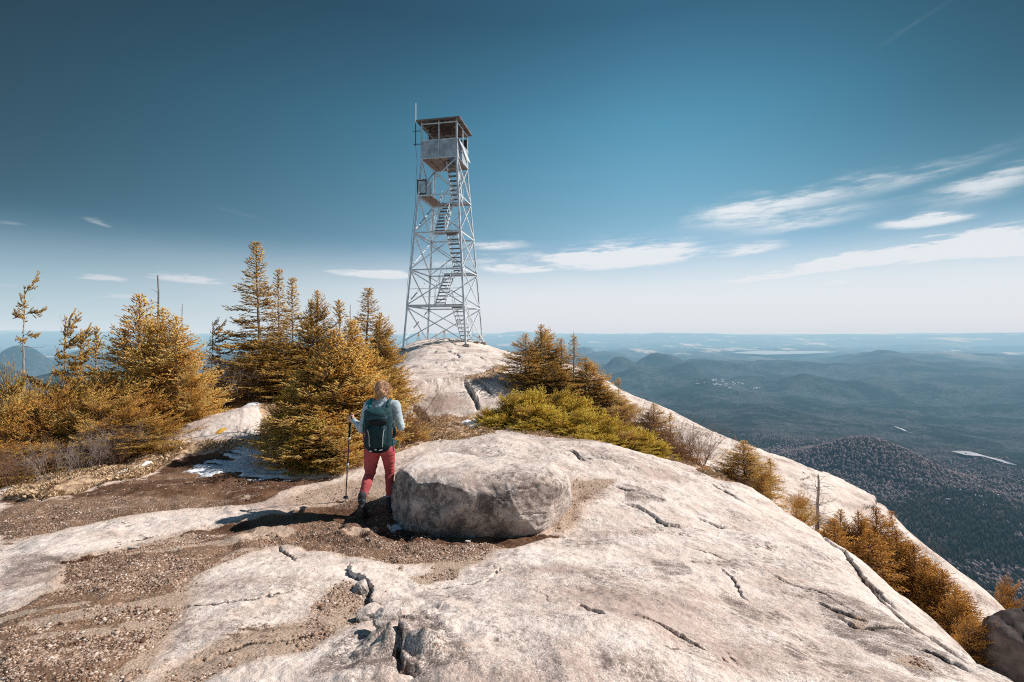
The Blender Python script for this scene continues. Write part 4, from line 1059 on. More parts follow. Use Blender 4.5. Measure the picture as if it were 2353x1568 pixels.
snag(812, 9.6, 700, .022, 8, 'thin pale dead stem standing in the golden mass', M_GREY, nb=34, bl=.5)
snag(775, 9.0, 735, .018, 9, 'second pale dead stem left of the first in the golden mass', M_GREY, nb=30, bl=.5)
snag(1320, 14.5, 762, .025, 10, 'bare dead spruce tip in the right-hand clump', M_GREY, nb=22, bl=.3)
snag(1290, 14.2, 880, .02, 12, 'thin bare grey stem before the right-hand clump', M_GREY, nb=14, bl=.3)

# ---------------------------------------------------------------- dry grass, gravel, snow
def region_sample(attr_, n, seed, ymin, ymax, thr=.5, pw=1.6, soft=False):
    g = np.random.default_rng(seed); w = (attr_**1.5 if soft else (attr_ > thr)*1.0)*(TY > ymin)*(TY < ymax)
    w *= (TX**2+TY**2)                          # cell area grows with distance squared ...
    w /= (TX**2+TY**2)**(pw/2)                  # ... thinned with distance
    w = w[:-1, :-1].ravel(); p = np.cumsum(w); p /= p[-1]
    k = np.searchsorted(p, g.uniform(0, 1, n)); nt = TX.shape[1]-1; j, i = k//nt, k % nt
    u = g.uniform(0, 1, n); v = g.uniform(0, 1, n)
    f = lambda A: (A[j, i]*(1-u)+A[j, i+1]*u)*(1-v)+(A[j+1, i]*(1-u)+A[j+1, i+1]*u)*v
    return f(TX), f(TY), f(TZ), g
def make_grass():
    x, y, z, g = region_sample(TDUFF, 130000, 5, 5.5, 16, .5, 1.5)
    cl = fbm(x*2.2, y*2.2, 77, 3) > -.10; x, y, z = x[cl], y[cl], z[cl]; n = len(x)
    h = g.uniform(.02, .07, n)*(.6+.9*(fbm(x*1.2, y*1.2, 78, 2)+.5)); a = g.uniform(0, 6.28, n); l = g.uniform(.2, .9, n)*h
    bx = np.cos(a)*.0022; by = np.sin(a)*.0022
    lx = l*g.normal(.4, .8, n); ly = l*g.normal(-.2, .8, n)
    V = np.zeros((n, 4, 3)); V[:, 0] = np.stack([x-bx, y-by, z-.01], 1); V[:, 1] = np.stack([x+bx, y+by, z-.01], 1)
    V[:, 2] = np.stack([x+lx*.4+bx*.8, y+ly*.4+by*.8, z+h*.7], 1); V[:, 3] = np.stack([x+lx, y+ly, z+h*.85], 1)
    T = (np.array([(0, 1, 2), (0, 2, 3)])[None]+np.arange(n)[:, None, None]*4).reshape(-1, 3)
    me = mesh_np('dry_grass', V.reshape(-1, 3), T); fattr(me, 'tv', np.repeat(g.uniform(0, 1, n), 4))
    m, t, b = mat('straw'); v = t.attr('tv')
    t.put(b.inputs['Base Color'], t.mix(v, (.42, .27, .16), (.95, .74, .50))); b.inputs['Roughness'].default_value = .8
    tag(obj('dry_grass', me, m), 'short straw-coloured dry grass along the path and in the hollow', 'grass', kind='stuff')
make_grass()
def make_gravel():
    x, y, z, g = region_sample(np.maximum(np.maximum(TGRAV, TSOIL*.55), TGRIT*.35), 58000, 6, 1.6, 9.5, .5, 2.2, True)
    x2, y2, z2, _ = region_sample(TGRAV, 24000, 8, 1.6, 6.5, .6, 2.2, True)
    x = np.append(x, x2); y = np.append(y, y2); z = np.append(z, z2); 
    k = fbm(x*1.7, y*3.2, 88, 4)*1.3+fbm(x*6, y*9, 89, 3)*.8+g.normal(0, .10, len(x)) > -.06; x, y, z = x[k], y[k], z[k]; n = len(x)
    s = np.exp(g.normal(math.log(.0042), .50, n)); s = np.minimum(s, .020)
    t_ = (1+5**.5)/2
    ico = np.array([(-1,t_,0),(1,t_,0),(-1,-t_,0),(1,-t_,0),(0,-1,t_),(0,1,t_),(0,-1,-t_),(0,1,-t_),(t_,0,-1),(t_,0,1),(-t_,0,-1),(-t_,0,1)], float)/1.9
    fc = np.array([(0,11,5),(0,5,1),(0,1,7),(0,7,10),(0,10,11),(1,5,9),(5,11,4),(11,10,2),(10,7,6),(7,1,8),(3,9,4),(3,4,2),(3,2,6),(3,6,8),(3,8,9),(4,9,5),(2,4,11),(6,2,10),(8,6,7),(9,8,1)])
    V = ico[None]*g.uniform(.65, 1.3, (n, 12, 1))*np.stack([g.uniform(.7, 1.5, n), g.uniform(.7, 1.3, n), g.uniform(.4, .9, n)], 1)[:, None, :]
    a = g.uniform(0, 6.28, n); c, s_ = np.cos(a)[:, None], np.sin(a)[:, None]
    V = np.stack([V[..., 0]*c-V[..., 1]*s_, V[..., 0]*s_+V[..., 1]*c, V[..., 2]], -1)*s[:, None, None]
    V += np.stack([x, y, z+s*.12], 1)[:, None, :]
    T = (fc[None]+np.arange(n)[:, None, None]*12).reshape(-1, 3)
    me = mesh_np('gravel', V.reshape(-1, 3), T); fattr(me, 'tv', np.repeat(g.uniform(0, 1, n), 12))
    m, t, b = mat('gravel_stone'); v = t.attr('tv')
    c_ = t.mix(t.ss(v, .0, .55), (.17, .095, .065), (.44, .31, .23)); c_ = t.mix(t.ss(v, .7, 1.0), c_, (.78, .66, .57))
    t.put(b.inputs['Base Color'], c_); b.inputs['Roughness'].default_value = .9
    tag(obj('gravel', me, m), 'loose pale granite gravel strewn over the brown soil of the path', 'gravel', kind='stuff')
make_gravel()
def drape(name, poly, off, mat_, label, cat, seed, rag=.3, holes=.0, stretch=(1, 1), kind_=None, lump=0.0):
    """thin sheet lying on the ground inside a photographed outline"""
    P = np.array([ground_hit(a, b, zf=zt)[:2] for a, b in poly]); lo = P.min(0)-.15; hi = P.max(0)+.15
    n = 150; xs = np.linspace(lo[0], hi[0], n); ys = np.linspace(lo[1], hi[1], n); X, Y = np.meshgrid(xs, ys); D = np.full(X.shape, 1e9)
    for i in range(len(P)):
        a, b = P[i], P[(i+1) % len(P)]; d = b-a; t_ = np.clip(((X-a[0])*d[0]+(Y-a[1])*d[1])/(d@d), 0, 1); D = np.minimum(D, np.hypot(X-a[0]-t_*d[0], Y-a[1]-t_*d[1]))
    ins = inpoly(X, Y, [tuple(p) for p in P]); sd = np.where(ins, D, -D)
    f = sd+fbm(X*3*stretch[0], Y*3*stretch[1], seed, 5, .6)*rag-holes*sstep(.0, .35, fbm(X*2.2*stretch[0], Y*2.2*stretch[1], seed+9, 4))
    th = np.clip(f/.10, -1.5, 1)*off
    Z = zt(X, Y)+th+lump*fbm(X*5, Y*5, seed+3, 3)
    i = np.arange(n*n).reshape(n, n); Q = np.stack([i[:-1, :-1], i[:-1, 1:], i[1:, 1:], i[1:, :-1]], -1).reshape(-1, 4)
    vis = (np.maximum.reduce([f.ravel()[Q[:, k]] for k in range(4)]) > -.01); Q = Q[vis]
    used = np.unique(Q); mp = np.full(n*n, -1); mp[used] = np.arange(len(used))
    V = np.stack([X.ravel(), Y.ravel(), Z.ravel()], 1)[used]
    o = obj(name, mesh_np(name, V, mp[Q], 4), mat_, None, True); tag(o, label, cat, kind=kind_); return o
M_SNOW = simple('old_snow', (.90, .94, .98), .6, var=.12, scale=8, bump=.5, bscale=30)
drape('snow_patch', [(430,1085),(480,1060),(550,1036),(610,1010),(670,1015),(700,1050),(690,1078),(655,1104),(600,1102),(500,1090)], .03, M_SNOW, 'streaky snow patch in the shade left of the golden spruces', 'snow', 3, .20, .30, (1.0, 4.5))
drape('snow_patch', [(268,1090),(300,1078),(365,1052),(362,1058),(320,1078),(290,1090)], .025, M_SNOW, 'narrow strip of snow beside the dry grass', 'snow', 4, .06, 0, (1, 3))
drape('snow_patch', [(520,925),(560,902),(610,900),(620,925),(560,945)], .05, M_SNOW, 'snow lying behind the pale rock hump under the tall spruces', 'snow', 5, .15, .1, (1, 2))
drape('snow_patch', [(1058,972),(1090,962),(1110,966),(1120,985),(1080,985)], .04, M_SNOW, 'small snow patch in the hollow left of the yellow-green mats', 'snow', 6, .1, .05, (1, 2))
drape('snow_patch', [(885,1205),(930,1200),(940,1212),(900,1222)], .015, M_SNOW, 'thin icy remnant at the foot of the boulder by the hiker', 'snow', 7, .06, .03, (2, 2))
M_BLAZE = simple('yellow_paint', (.80, .46, .06), .7, var=.2, scale=20)
drape('trail_blaze', [(495,998),(500,990),(512,984),(522,984),(518,990),(504,1000)], .006, M_BLAZE, 'yellow paint trail blaze on the pale rock hump', 'trail mark', 8, .03)
# ================================================================ FIRE TOWER
M_STEEL = simple('galvanised_steel', (.74, .80, .86), .5, .2, .22, 3., .15, .5)
def rusty(m, amt):
    t = NT(m.node_tree); b_ = m.node_tree.nodes['Principled BSDF']; old = b_.inputs['Base Color'].links[0].from_socket
    P = t.node('ShaderNodeTexCoord').outputs['Object']; n = t.noise(t.vmul(P, (1, 1, .35)), 5.5, 6, .7)
    t.put(b_.inputs['Base Color'], t.mix(t.ss(n, .56, .70, 0, amt), old, (.24, .13, .08)))
rusty(M_STEEL, .4)
M_SHEET = simple('weathered_sheet_metal', (.50, .56, .62), .55, .35, .3, 2.2, .3, .4, 12)
rusty(M_SHEET, .35)
M_BOARD = simple('weathered_boards', (.38, .29, .255), .85, 0, .35, 7., .3)
M_ROOF = simple('roof_boards', (.24, .205, .195), .85, 0, .4, 5., .3)
M_DARK = simple('dark_metal', (.07, .075, .085), .5, .3, .3, 5.)
M_CONC = simple('concrete', (.38, .33, .30), .9, 0, .3, 6., .5)
M_WHITE = simple('white_fibreglass', (.85, .87, .9), .4, 0, .05)
M_MIRROR = simple('pale_box_sheet', (.55, .60, .64), .4, .4, .45, 2.5, .2, .5, 8)
M_TREAD = simple('stair_treads', (.20, .20, .215), .7, .1, .3, 6.)
TC = np.array([-3.83, 27.43]); TROT = -math.atan2(.193, .98); TZ0 = -.5
LV = [0, 2.14, 4.14, 6.19, 8.27, 10.36]                      # storey heights above the tower's foot
def side(z): return 2.09*(1+.73*max(0, (10.36-z)/10.36))
CORN = {'N': (.5, -.5), 'L': (-.5, -.5), 'R': (.5, .5), 'B': (-.5, .5)}
def cn(k, z): s = side(z); return np.array([CORN[k][0]*s, CORN[k][1]*s, z])
def tower():
    T = empty('fire_tower', (TC[0], TC[1], TZ0), TROT)
    tag(T, 'tall galvanised steel fire lookout tower with zigzag stairs and roofed cab', 'fire tower')
    c_, s_ = math.cos(TROT), math.sin(TROT)
    for k in 'NLRB':
        dx, dy = -np.sign(CORN[k][0]), -np.sign(CORN[k][1])
        p = cn(k, 0); w = TC+np.array([p[0]*c_-p[1]*s_, p[0]*s_+p[1]*c_]); gz = float(zt(w[0], w[1]))-TZ0
        mb = MB(); mb.angle(cn(k, gz-.05), cn(k, LV[5]), .10, .014, (dx, 0, 0), (0, dy, 0))
        mb.build('leg', M_STEEL, T)
        f = MB(); f.box((p[0], p[1], gz+.0), (.38, .38, .22)); f.box((p[0], p[1], gz+.13), (.24, .24, .03)); f.build('footing', M_CONC, T)
        mb = MB(); mb.angle(cn(k, LV[5]), cn(k, LV[5])+[0, 0, 2.1], .075, .012, (dx, 0, 0), (0, dy, 0)); mb.build('cab_post', M_STEEL, T)
    faces = [('L', 'N'), ('N', 'R'), ('R', 'B'), ('B', 'L')]
    for (a, b) in faces:
        nrm = (CORN[a][0]+CORN[b][0], CORN[a][1]+CORN[b][1], 0); nrm = np.array(nrm, float)
        for li in range(1, 6):
            mb = MB(); mb.bar(cn(a, LV[li]), cn(b, LV[li]), .016, .075); mb.bar(cn(a, LV[li])+[0, 0, .035]-nrm*.035, cn(b, LV[li])+[0, 0, .035]-nrm*.035, .075, .012); mb.build('girt', M_STEEL, T)
        for li in range(5):
            z0 = LV[li]+(.22 if li == 0 else .06); z1 = LV[li+1]-.04
            for (p, q, o_) in ((a, b, .018), (b, a, -.012)):
                mb = MB(); P, Q = cn(p, z0)-nrm*o_, cn(q, z1)-nrm*o_
                if li == 4 and p == a and (a, b) == ('N', 'R'): pass
                mb.bar(P, Q, .012, .06); mb.bar(P-nrm*.03+[0, 0, 0], Q-nrm*.03, .05, .010); mb.build('brace', M_STEEL, T)
    # stairs
    def flight(z0, z1, a0, a1, b0, b1, w=.62, n=9, rail=True):
        A = np.array([a0, b0, z0]); B = np.array([a1, b1, z1]); st = MB()
        for s in (-1, 1): st.bar(A+[s*w/2, 0, 0], B+[s*w/2, 0, 0], .03, .16)
        S = st.build('staircase', M_STEEL, T)
        for i in range(1, n+1):
            P = A+(B-A)*i/(n+.3); tr = MB(); tr.box(P, (w-.03, .21, .045)); tr.build('tread', M_TREAD, S)
        for s in (-1, 1):
            r = MB(); o_ = np.array([s*(w/2+.02), 0, 0])
            r.tube([A+o_+[0, 0, .82], B+o_+[0, 0, .82]], .017, 6); r.tube([A+o_+[0, 0, .45], B+o_+[0, 0, .45]], .010, 6)
            for q in (.02, .5, .98): P = A+(B-A)*q+o_; r.tube([P-[0, 0, .04], P+[0, 0, .82]], .014, 6)
            r.build('handrail', M_STEEL, S)
    flight(.10, LV[1], 1.06, 1.06, .98, -.98)
    flight(LV[1], LV[2], .03, -.06, -.98, .95)
    flight(LV[2], LV[3], .60, .70, .95, -.82)
    flight(LV[3], LV[4], -.05, -.10, -.82, .80)
    flight(LV[4], LV[5], .50, .56, .80, -.50)
    # landings of planks
    def landing(a0, a1, b0, b1, z, rails=()):
        mb = MB(); n = max(2, int(round((b1-b0)/.16))); w = (b1-b0)/n
        for i in range(n): mb.box(((a0+a1)/2, b0+w*(i+.5), z+.06), (a1-a0, w*.93, .04))
        o = mb.build('landing', M_BOARD, T)
        fr = MB()
        for b in (b0, b1): fr.bar((a0, b, z-.0), (a1, b, z-.0), .02, .08)
        fr.build('joists', M_STEEL, o)
        for (p, q) in rails:
            r = MB(); P = np.array([*p, z]); Q = np.array([*q, z])
            r.tube([P+[0, 0, .95], Q+[0, 0, .95]], .016, 6); r.tube([P+[0, 0, .5], Q+[0, 0, .5]], .011, 6)
            for t in (0, .5, 1): r.tube([P+(Q-P)*t+[0, 0, .02], P+(Q-P)*t+[0, 0, .95]], .014, 6)
            r.build('handrail', M_STEEL, o)
    s1, s2, s3, s4 = (side(LV[i])/2 for i in (1, 2, 3, 4))
    landing(-s1+.1, s1-.05, -s1+.05, -s1+.65, LV[1], (((-s1+.1, -s1+.08), (s1-.1, -s1+.08)),))
    landing(-.4, s2-.08, s2-.62, s2-.05, LV[2], (((-.4, s2-.08), (s2-.1, s2-.08)),))
    landing(-.4, s3-.05, -s3+.05, -s3+.55, LV[3], (((-.4, -s3+.08), (s3-.1, -s3+.08)),))
    landing(-.45, s4-.05, s4-.5, s4-.05, LV[4], (((-.4, s4-.08), (s4-.1, s4-.08)),))
    landing(-s4+.03, -.5, -s4+.05, s4-.1, LV[4])
    # wire mesh guard panels
    for (a0, a1, b, z) in ((-.3, .3, s4-.05, LV[4]), (-.5, .0, s3-.2, LV[3]), (.1, .7, s3-.1, LV[3])):
        mb = MB()
        for i in range(13): x = a0+(a1-a0)*i/12; mb.bar((x, b, z+.1), (x, b, z+1.0), .0045)
        for i in range(2): mb.bar((a0, b, z+.1+.9*i), (a1, b, z+.1+.9*i), .012)
        mb.build('wire_guard', M_STEEL, T)
    # cab
    h = 2.09/2; z5 = LV[5]
    mb = MB(); n = 13; w = 2*h/n
    for i in range(n):
        y = -h+w*(i+.5)
        if y < .25: mb.box((-.31, y, z5+.03), (1.44, w*.94, .035)); mb.box((h-.10, y, z5+.031), (.19, w*.94, .035))
        else: mb.box((0, y, z5+.03), (2*h-.02, w*.94, .035))
    fl = mb.build('cab_floor', M_BOARD, T)
    jj = MB()
    for x in (-.65, .0, .78): jj.bar((x, -h, z5-.02), (x, h, z5-.02), .04, .06)
    jj.build('joists', M_BOARD, fl)
    hw = .98
    def wall(p, q, o_):
        p = np.array(p, float); q = np.array(q, float); d = (q-p)/np.linalg.norm(q-p)
        wl = MB(); wl.bar(p+[0, 0, z5+hw/2], q+[0, 0, z5+hw/2], .012, hw); W_ = wl.build('cab_wall', M_SHEET, T)
        e = MB(); o3 = np.array([*o_, 0.])*.014
        for s in (0, hw): e.bar(p+o3+[0, 0, z5+s+.002], q+o3+[0, 0, z5+s+.002], .018, .045)
        mdl = (p+q)/2; e.bar(mdl+o3*1.2+[0, 0, z5+.02], mdl+o3*1.2+[0, 0, z5+hw-.02], .012, .04, up=d)
        e.build('edge_strip', M_STEEL, W_)
    wall((-h, -h-.012, 0), (h, -h-.012, 0), (0, -1)); wall((h+.012, h, 0), (h+.012, -h, 0), (1, 0)); wall((h, h+.012, 0), (-h, h+.012, 0), (0, 1)); wall((-h-.012, -h, 0), (-h-.012, h, 0), (-1, 0))
    for (x, y) in ((0, -h), (h, 0), (0, h), (-h, 0)):
        m2 = MB(); m2.bar((x, y, z5+hw), (x, y, z5+2.1), .06, .05, up=(1, 0, 0)); m2.build('window_post', M_STEEL, T)
    m2 = MB()
    for a, b in (((-h, -h), (h, -h)), ((h, -h), (h, h)), ((h, h), (-h, h)), ((-h, h), (-h, -h))):
        m2.bar((*a, z5+1.90), (*b, z5+1.90), .03, .06); 
    m2.build('window_header', M_STEEL, T)
    m2 = MB(); m2.box((.1, h-.03, z5+1.42), (1.75, .02, .62)); m2.build('window_panel', M_DARK, T)
    m2 = MB(); m2.box((-h+.03, .55, z5+1.42), (.02, .9, .62)); m2.build('window_panel', M_DARK, T)
    # roof: hipped sheet over boards
    e = h+.20; zr = z5+2.08; top = zr+.42
    V = [(-e, -e, zr), (e, -e, zr), (e, e, zr), (-e, e, zr), (0, 0, top)]
    rf = MB(); rf.add(V, [(0, 1, 4), (1, 2, 4), (2, 3, 4), (3, 0, 4)]); rf.add([(a, b, c-.035) for a, b, c in V], [(1, 0, 4), (2, 1, 4), (3, 2, 4), (0, 3, 4)])
    for i in range(4):
        a, b = V[i], V[(i+1) % 4]; rf.add([a, b, (b[0], b[1], b[2]-.035), (a[0], a[1], a[2]-.035)], [(0, 3, 2, 1)])
    RF = rf.build('roof', M_ROOF, T)
    ft = MB()
    for i in range(4):
        a, b = np.array(V[i]), np.array(V[(i+1) % 4]); ft.bar(a-[0, 0, .03], b-[0, 0, .03], .035, .07); ft.bar(a-[0, 0, .06], np.array(V[4])-[0, 0, .06], .05, .05)
        for q in (.3, .5, .7): c = a+(b-a)*q; ft.bar(c-[0, 0, .06], c+(np.array([0, 0, top])-c)*min(q, 1-q)*1.6-[0, 0, .06], .04, .04)
    ft.build('rafters', M_ROOF, RF)
    sh = MB(); z_ = [e*1.003]; V2 = [(a*1.01, b*1.01, c+.006) for a, b, c in V]; sh.add(V2, [(0, 1, 4), (1, 2, 4), (2, 3, 4), (3, 0, 4)]); sh.build('roof_sheet', M_SHEET, RF)
    # propped shutter on the right side
    A = [np.array(p) for p in ((h+.05, -h+.05, z5+1.0), (h+.05, -h+.75, z5+.98), (h+.42, -h+1.2, z5-.02), (h+.36, -h+.7, z5-.02))]
    s = MB(); s.add([*A, *[p+[.014, 0, .01] for p in A]], [(0, 1, 2, 3), (7, 6, 5, 4), (0, 4, 5, 1), (1, 5, 6, 2), (2, 6, 7, 3), (3, 7, 4, 0)]); S = s.build('shutter', M_SHEET, T)
    pr = MB(); pr.bar(A[0], A[3]-[0, 0, .15], .035, .035); pr.bar((h, -h+.3, z5+.35), (h+.24, -h+.6, z5+.35), .025, .025); pr.build('shutter_arm', M_DARK, S)
    return T
TOWER = tower()
def tower_local(p):
    c_, s_ = math.cos(TROT), math.sin(TROT); return (TC[0]+p[0]*c_-p[1]*s_, TC[1]+p[0]*s_+p[1]*c_, TZ0+p[2])
def equipment():
    E = empty('equipment_box', tower_local((-.96, -.72, LV[4]+.085)), TROT); tag(E, 'pale sheet-metal equipment box standing on the left platform of the tower', 'metal box')
    b = MB(); b.box((0, 0, .41), (.54, .82, .80)); b.build('box_body', M_MIRROR, E)
    b = MB(); b.box((0, 0, .825), (.60, .90, .03)); b.build('lid', M_STEEL, E)
    b = MB()
    for x in (-.25, .25): b.bar((x, -.425, .02), (x, -.425, .80), .05, .02, up=(0, 1, 0))
    for z in (.03, .78): b.bar((-.25, -.427, z), (.25, -.427, z), .02, .05)
    b.build('door_frame', M_DARK, E)
    A = empty('antenna', tower_local((-1.33, -1.12, 11.12)), TROT); tag(A, 'white whip antenna clamped to the left corner of the tower cab with its cable', 'antenna')
    b = MB(); b.tube([(0, 0, 1.2), (0, 0, 2.33)], .028, 8); b.build('whip', M_WHITE, A)
    b = MB(); b.tube([(0, 0, -.05), (0, 0, 1.2)], .024, 8); b.build('mast', M_DARK, A)
    for z in (.05, .78): b = MB(); b.bar((-.15, 0, z), (.30, .06, z), .03, .03); b.build('bracket', M_DARK, A)
    b = MB(); P = [(0, 0, -.05)]
    for i in range(1, 12): z = -.05-i*.85; s = (side(11.12+z)-2.09)/2; P.append((-.02-s*.9+.20*min(1, i/3)+.03*math.sin(i*1.9), .06-s*.9, z))
    b.tube(P, .009, 5); b.build('cable', M_DARK, A)
equipment()

# ================================================================ BOULDERS
import bmesh
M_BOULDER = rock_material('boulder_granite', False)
def ico(sub):
    bm = bmesh.new(); bmesh.ops.create_icosphere(bm, subdivisions=sub, radius=1); 
    V = np.array([v.co[:] for v in bm.verts]); Fc = np.array([[v.index for v in f.verts] for f in bm.faces]); bm.free(); return V, Fc
def n3(V, s, seed, o=4):
    return fbm(V[:, 0]*s+V[:, 2]*s*.7, V[:, 1]*s-V[:, 2]*s*.9, seed, o)+fbm(V[:, 2]*s*1.2+5, V[:, 0]*s*.8-V[:, 1]*s*.5, seed+50, o)
def hero_boulder():
    V, Fc = ico(7)
    ax, ay, az = (np.abs(V[:, i]) for i in range(3)); r = (ax**3.0+ay**2.7+az**3.4)**(-1/3.0); P = V*r[:, None]
    P = P*np.array([1.12, .80, .47])
    x, y, z = P.T.copy()
    P[:, 0] += sstep(.1, -.45, z)*.10*(x < 0)*(np.abs(x)/1.1)
    P[:, 2] -= sstep(.5, 1.1, x)*.05
    # split along flat faces
    for nx, ny, nz, dd in ((0, -.97, -.22, .70), (-.25, -.95, .12, .79), (.32, -.90, .10, .82), (0, -.62, .78, .72), (-.80, -.50, .15, .98), (-.93, .1, -.35, 1.0), (-.72, -.2, .66, .96), (.80, -.55, -.25, .96), (.93, -.15, .30, 1.06),
                           (0, 0, 1, .405), (.08, .15, .98, .43), (0, .90, .40, .74), (.3, -.75, -.6, .80), (-.35, -.6, -.72, .78), (.62, -.2, -.76, .88)):
        q = np.array([nx, ny, nz], float); q /= np.linalg.norm(q); ov = np.maximum(P @ q-dd+n3(P, 2.2, 480)*.02, 0); P -= q*(ov*.90)[:, None]
    n = unit(P/np.array([1.2, .5, .16])**1)
    d = n3(P, 1.3, 500)*.030+n3(P, 4., 510)*.020+n3(P, 14., 520)*.009+n3(P, 45, 530, 2)*.0035
    P += n*d[:, None]
    fr = (y < 0)
    for (pts, w, h_) in (([(-.78, .16), (-.80, .02), (-.93, -.12), (-.93, -.3)], .010, .012), ([(.28, .33), (.38, .12), (.46, -.02), (.44, -.12), (.33, -.38)], .012, .014),
                         ([(.40, -.02), (.7, .0), (.95, .03)], .008, -.022), ([(.28, .28), (.6, .3), (.9, .29)], .010, -.020), ([(.33, -.38), (.55, -.20), (.80, -.10)], .012, -.02)):
        best = np.full(len(P), 9.); u = np.array(pts); wob = n3(P, 9., 540, 2)*.02
        for i in range(len(u)-1):
            a, b = u[i], u[i+1]; dd = b-a; t = np.clip(((x-a[0])*dd[0]+(z-a[1])*dd[1])/(dd@dd), 0, 1); best = np.minimum(best, np.hypot(x+wob-a[0]-t*dd[0], z+wob-a[1]-t*dd[1]))
        P += n*(np.exp(-(best/w)**2)*h_*fr)[:, None]
    best = np.minimum(np.hypot((x-.02+n3(P, 6., 550, 2)*.06), 0*x)+np.abs(y*.0), 9)
    me = mesh_np('boulder', P, Fc)
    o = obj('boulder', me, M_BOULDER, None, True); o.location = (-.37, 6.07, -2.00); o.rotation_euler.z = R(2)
    tag(o, 'big flat-topped pale granite boulder lying beside the hiker', 'boulder')
hero_boulder()
M_DARKROCK = simple('shade_darkened_granite', (.13, .11, .105), .95, 0, .5, 4, .8, .1, 30)  # shade on the gully boulder put into its base colour
def rock(px, py, Y, dims, seed, label, rz=0., sink=.3, sub=5, group=None, name='rock'):
    V, Fc = ico(sub); ax, ay, az = (np.abs(V[:, i]) for i in range(3)); r = (ax**2.5+ay**2.5+az**2.5)**(-1/2.5)
    P = V*r[:, None]; P = P*(1+n3(P, .8, seed)[:, None]*.35)
    gg = np.random.default_rng(seed)
    for _ in range(16):
        q = unit(gg.normal(size=3)); ov = np.maximum(P @ q-gg.uniform(.55, .85), 0); P -= q*(ov*.93)[:, None]
    P = P*(1+n3(P, 3.2, seed+7)[:, None]*.06+n3(P, 10, seed+9)[:, None]*.035)
    P = P*np.array(dims)/2
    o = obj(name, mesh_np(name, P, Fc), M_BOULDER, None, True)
    w = at(px, py, Y); z = float(zt(w[0], w[1])); o.location = (w[0], w[1], z+dims[2]*(.5-sink)); o.rotation_euler.z = rz; tag(o, label, 'rock', group); return o
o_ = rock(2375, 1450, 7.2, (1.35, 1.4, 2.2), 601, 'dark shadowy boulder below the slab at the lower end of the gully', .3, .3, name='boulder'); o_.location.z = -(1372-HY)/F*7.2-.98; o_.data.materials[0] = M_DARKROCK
rock(832, 1352, 3.62, (.13, .22, .13), 602, 'jagged rock fragment wedged in the upper end of the open crack', .5, .45)
rock(852, 1425, 3.15, (.24, .26, .17), 603, 'broken granite block at the lower end of the open crack', 1.1, .45)
rock(895, 1490, 2.85, (.2, .2, .13), 604, 'small broken block beside the dark slab edge', 2.1, .5)
rock(1034, 1376, 3.4, (.035, .025, .014), 605, 'tiny pale loose stone lying alone on the slab', .2, .2, 3)
rock(310, 1265, 4.7, (.14, .06, .02), 606, 'flat pale stone flake lying on the gravel', .1, .2, 4)
rock(2010, 1350, 9.5, (.5, .4, .3), 607, 'rounded rock at the edge of the gully', .3, .4)
rock(1075, 1240, 5.2, (.07, .05, .03), 608, 'small stone in front of the big boulder', .3, .3, 4)
for k, (px, Y, d) in enumerate([(1095, 28.0, .55), (1108, 29.0, .4)]):
    rock(px, 793, Y, (d, d*.7, .22), 620+k, ['brown rock beside the stair foot of the tower', 'brown rock beside the rightmost tower leg'][k], k, .3, 4)
# ================================================================ HIKER
def cap_mesh(items, vox, name, sm_it=4, sm_f=.5):
    """one closed surface grown over tapered limbs and ellipsoids"""
    mb = MB(); n = 16
    for it in items:
        if it[0] == 'e':
            _, c, r, rot = it; V, Fc = ICO4; P = V*np.array(r)
            if rot: P = P @ np.array(mathutils.Euler(rot).to_matrix()).T
            mb.add(P+np.array(c), [tuple(f) for f in Fc])
        else:
            _, a, b, ra, rb = it; a = np.array(a, float); b = np.array(b, float); d = b-a; L = np.linalg.norm(d); d /= L
            u = np.cross(d, (.3, .9, .1)); u /= np.linalg.norm(u); w = np.cross(d, u); rows = []
            for k in range(7): t = -math.pi/2+k*math.pi/2/6; rows.append((a+d*ra*math.sin(t), ra*math.cos(t)))
            for k in range(7): t = k*math.pi/2/6; rows.append((b+d*rb*math.sin(t), rb*math.cos(t)))
            P = [c+(u*math.cos(2*math.pi*j/n)+w*math.sin(2*math.pi*j/n))*max(r, 1e-4) for c, r in rows for j in range(n)]
            Fs = [(i*n+j, i*n+(j+1) % n, (i+1)*n+(j+1) % n, (i+1)*n+j) for i in range(len(rows)-1) for j in range(n)]
            mb.add(P, Fs+[tuple(range(n-1, -1, -1)), tuple((len(rows)-1)*n+j for j in range(n))])
    me = bpy.data.meshes.new('tmp'); me.from_pydata(mb.v, [], mb.f); me.update()
    o = bpy.data.objects.new('tmp', me); COL.objects.link(o)
    rm = o.modifiers.new('r', 'REMESH'); rm.mode = 'VOXEL'; rm.voxel_size = vox
    s = o.modifiers.new('s', 'SMOOTH'); s.iterations = sm_it; s.factor = sm_f
    dg = bpy.context.evaluated_depsgraph_get(); out = bpy.data.meshes.new_from_object(o.evaluated_get(dg)); out.name = name
    bpy.data.objects.remove(o); bpy.data.meshes.remove(me); return out
ICO4 = ico(3)
def wrinkle(me, amp, s, seed, stretch=(1, 1, 1)):
    n = len(me.vertices); V = np.zeros(n*3); me.vertices.foreach_get('co', V); V = V.reshape(-1, 3)
    N = np.zeros(n*3); me.vertices.foreach_get('normal', N); N = N.reshape(-1, 3)
    V += N*(n3(V*np.array(stretch), s, seed, 3)*amp)[:, None]; me.vertices.foreach_set('co', V.ravel()); me.update()
def fabric(name, col, rough=.85, var=.15, sc_=9, bump=.25, bs=160): return simple(name, col, rough, 0, var, sc_, bump, .2, bs)
M_SKIN = simple('skin', (.66, .40, .31), .55, 0, .12, 12)
M_JACKET = fabric('pale_blue_fleece', (.50, .60, .66)); M_PANTS = fabric('brick_red_leggings', (.50, .10, .105), .8)
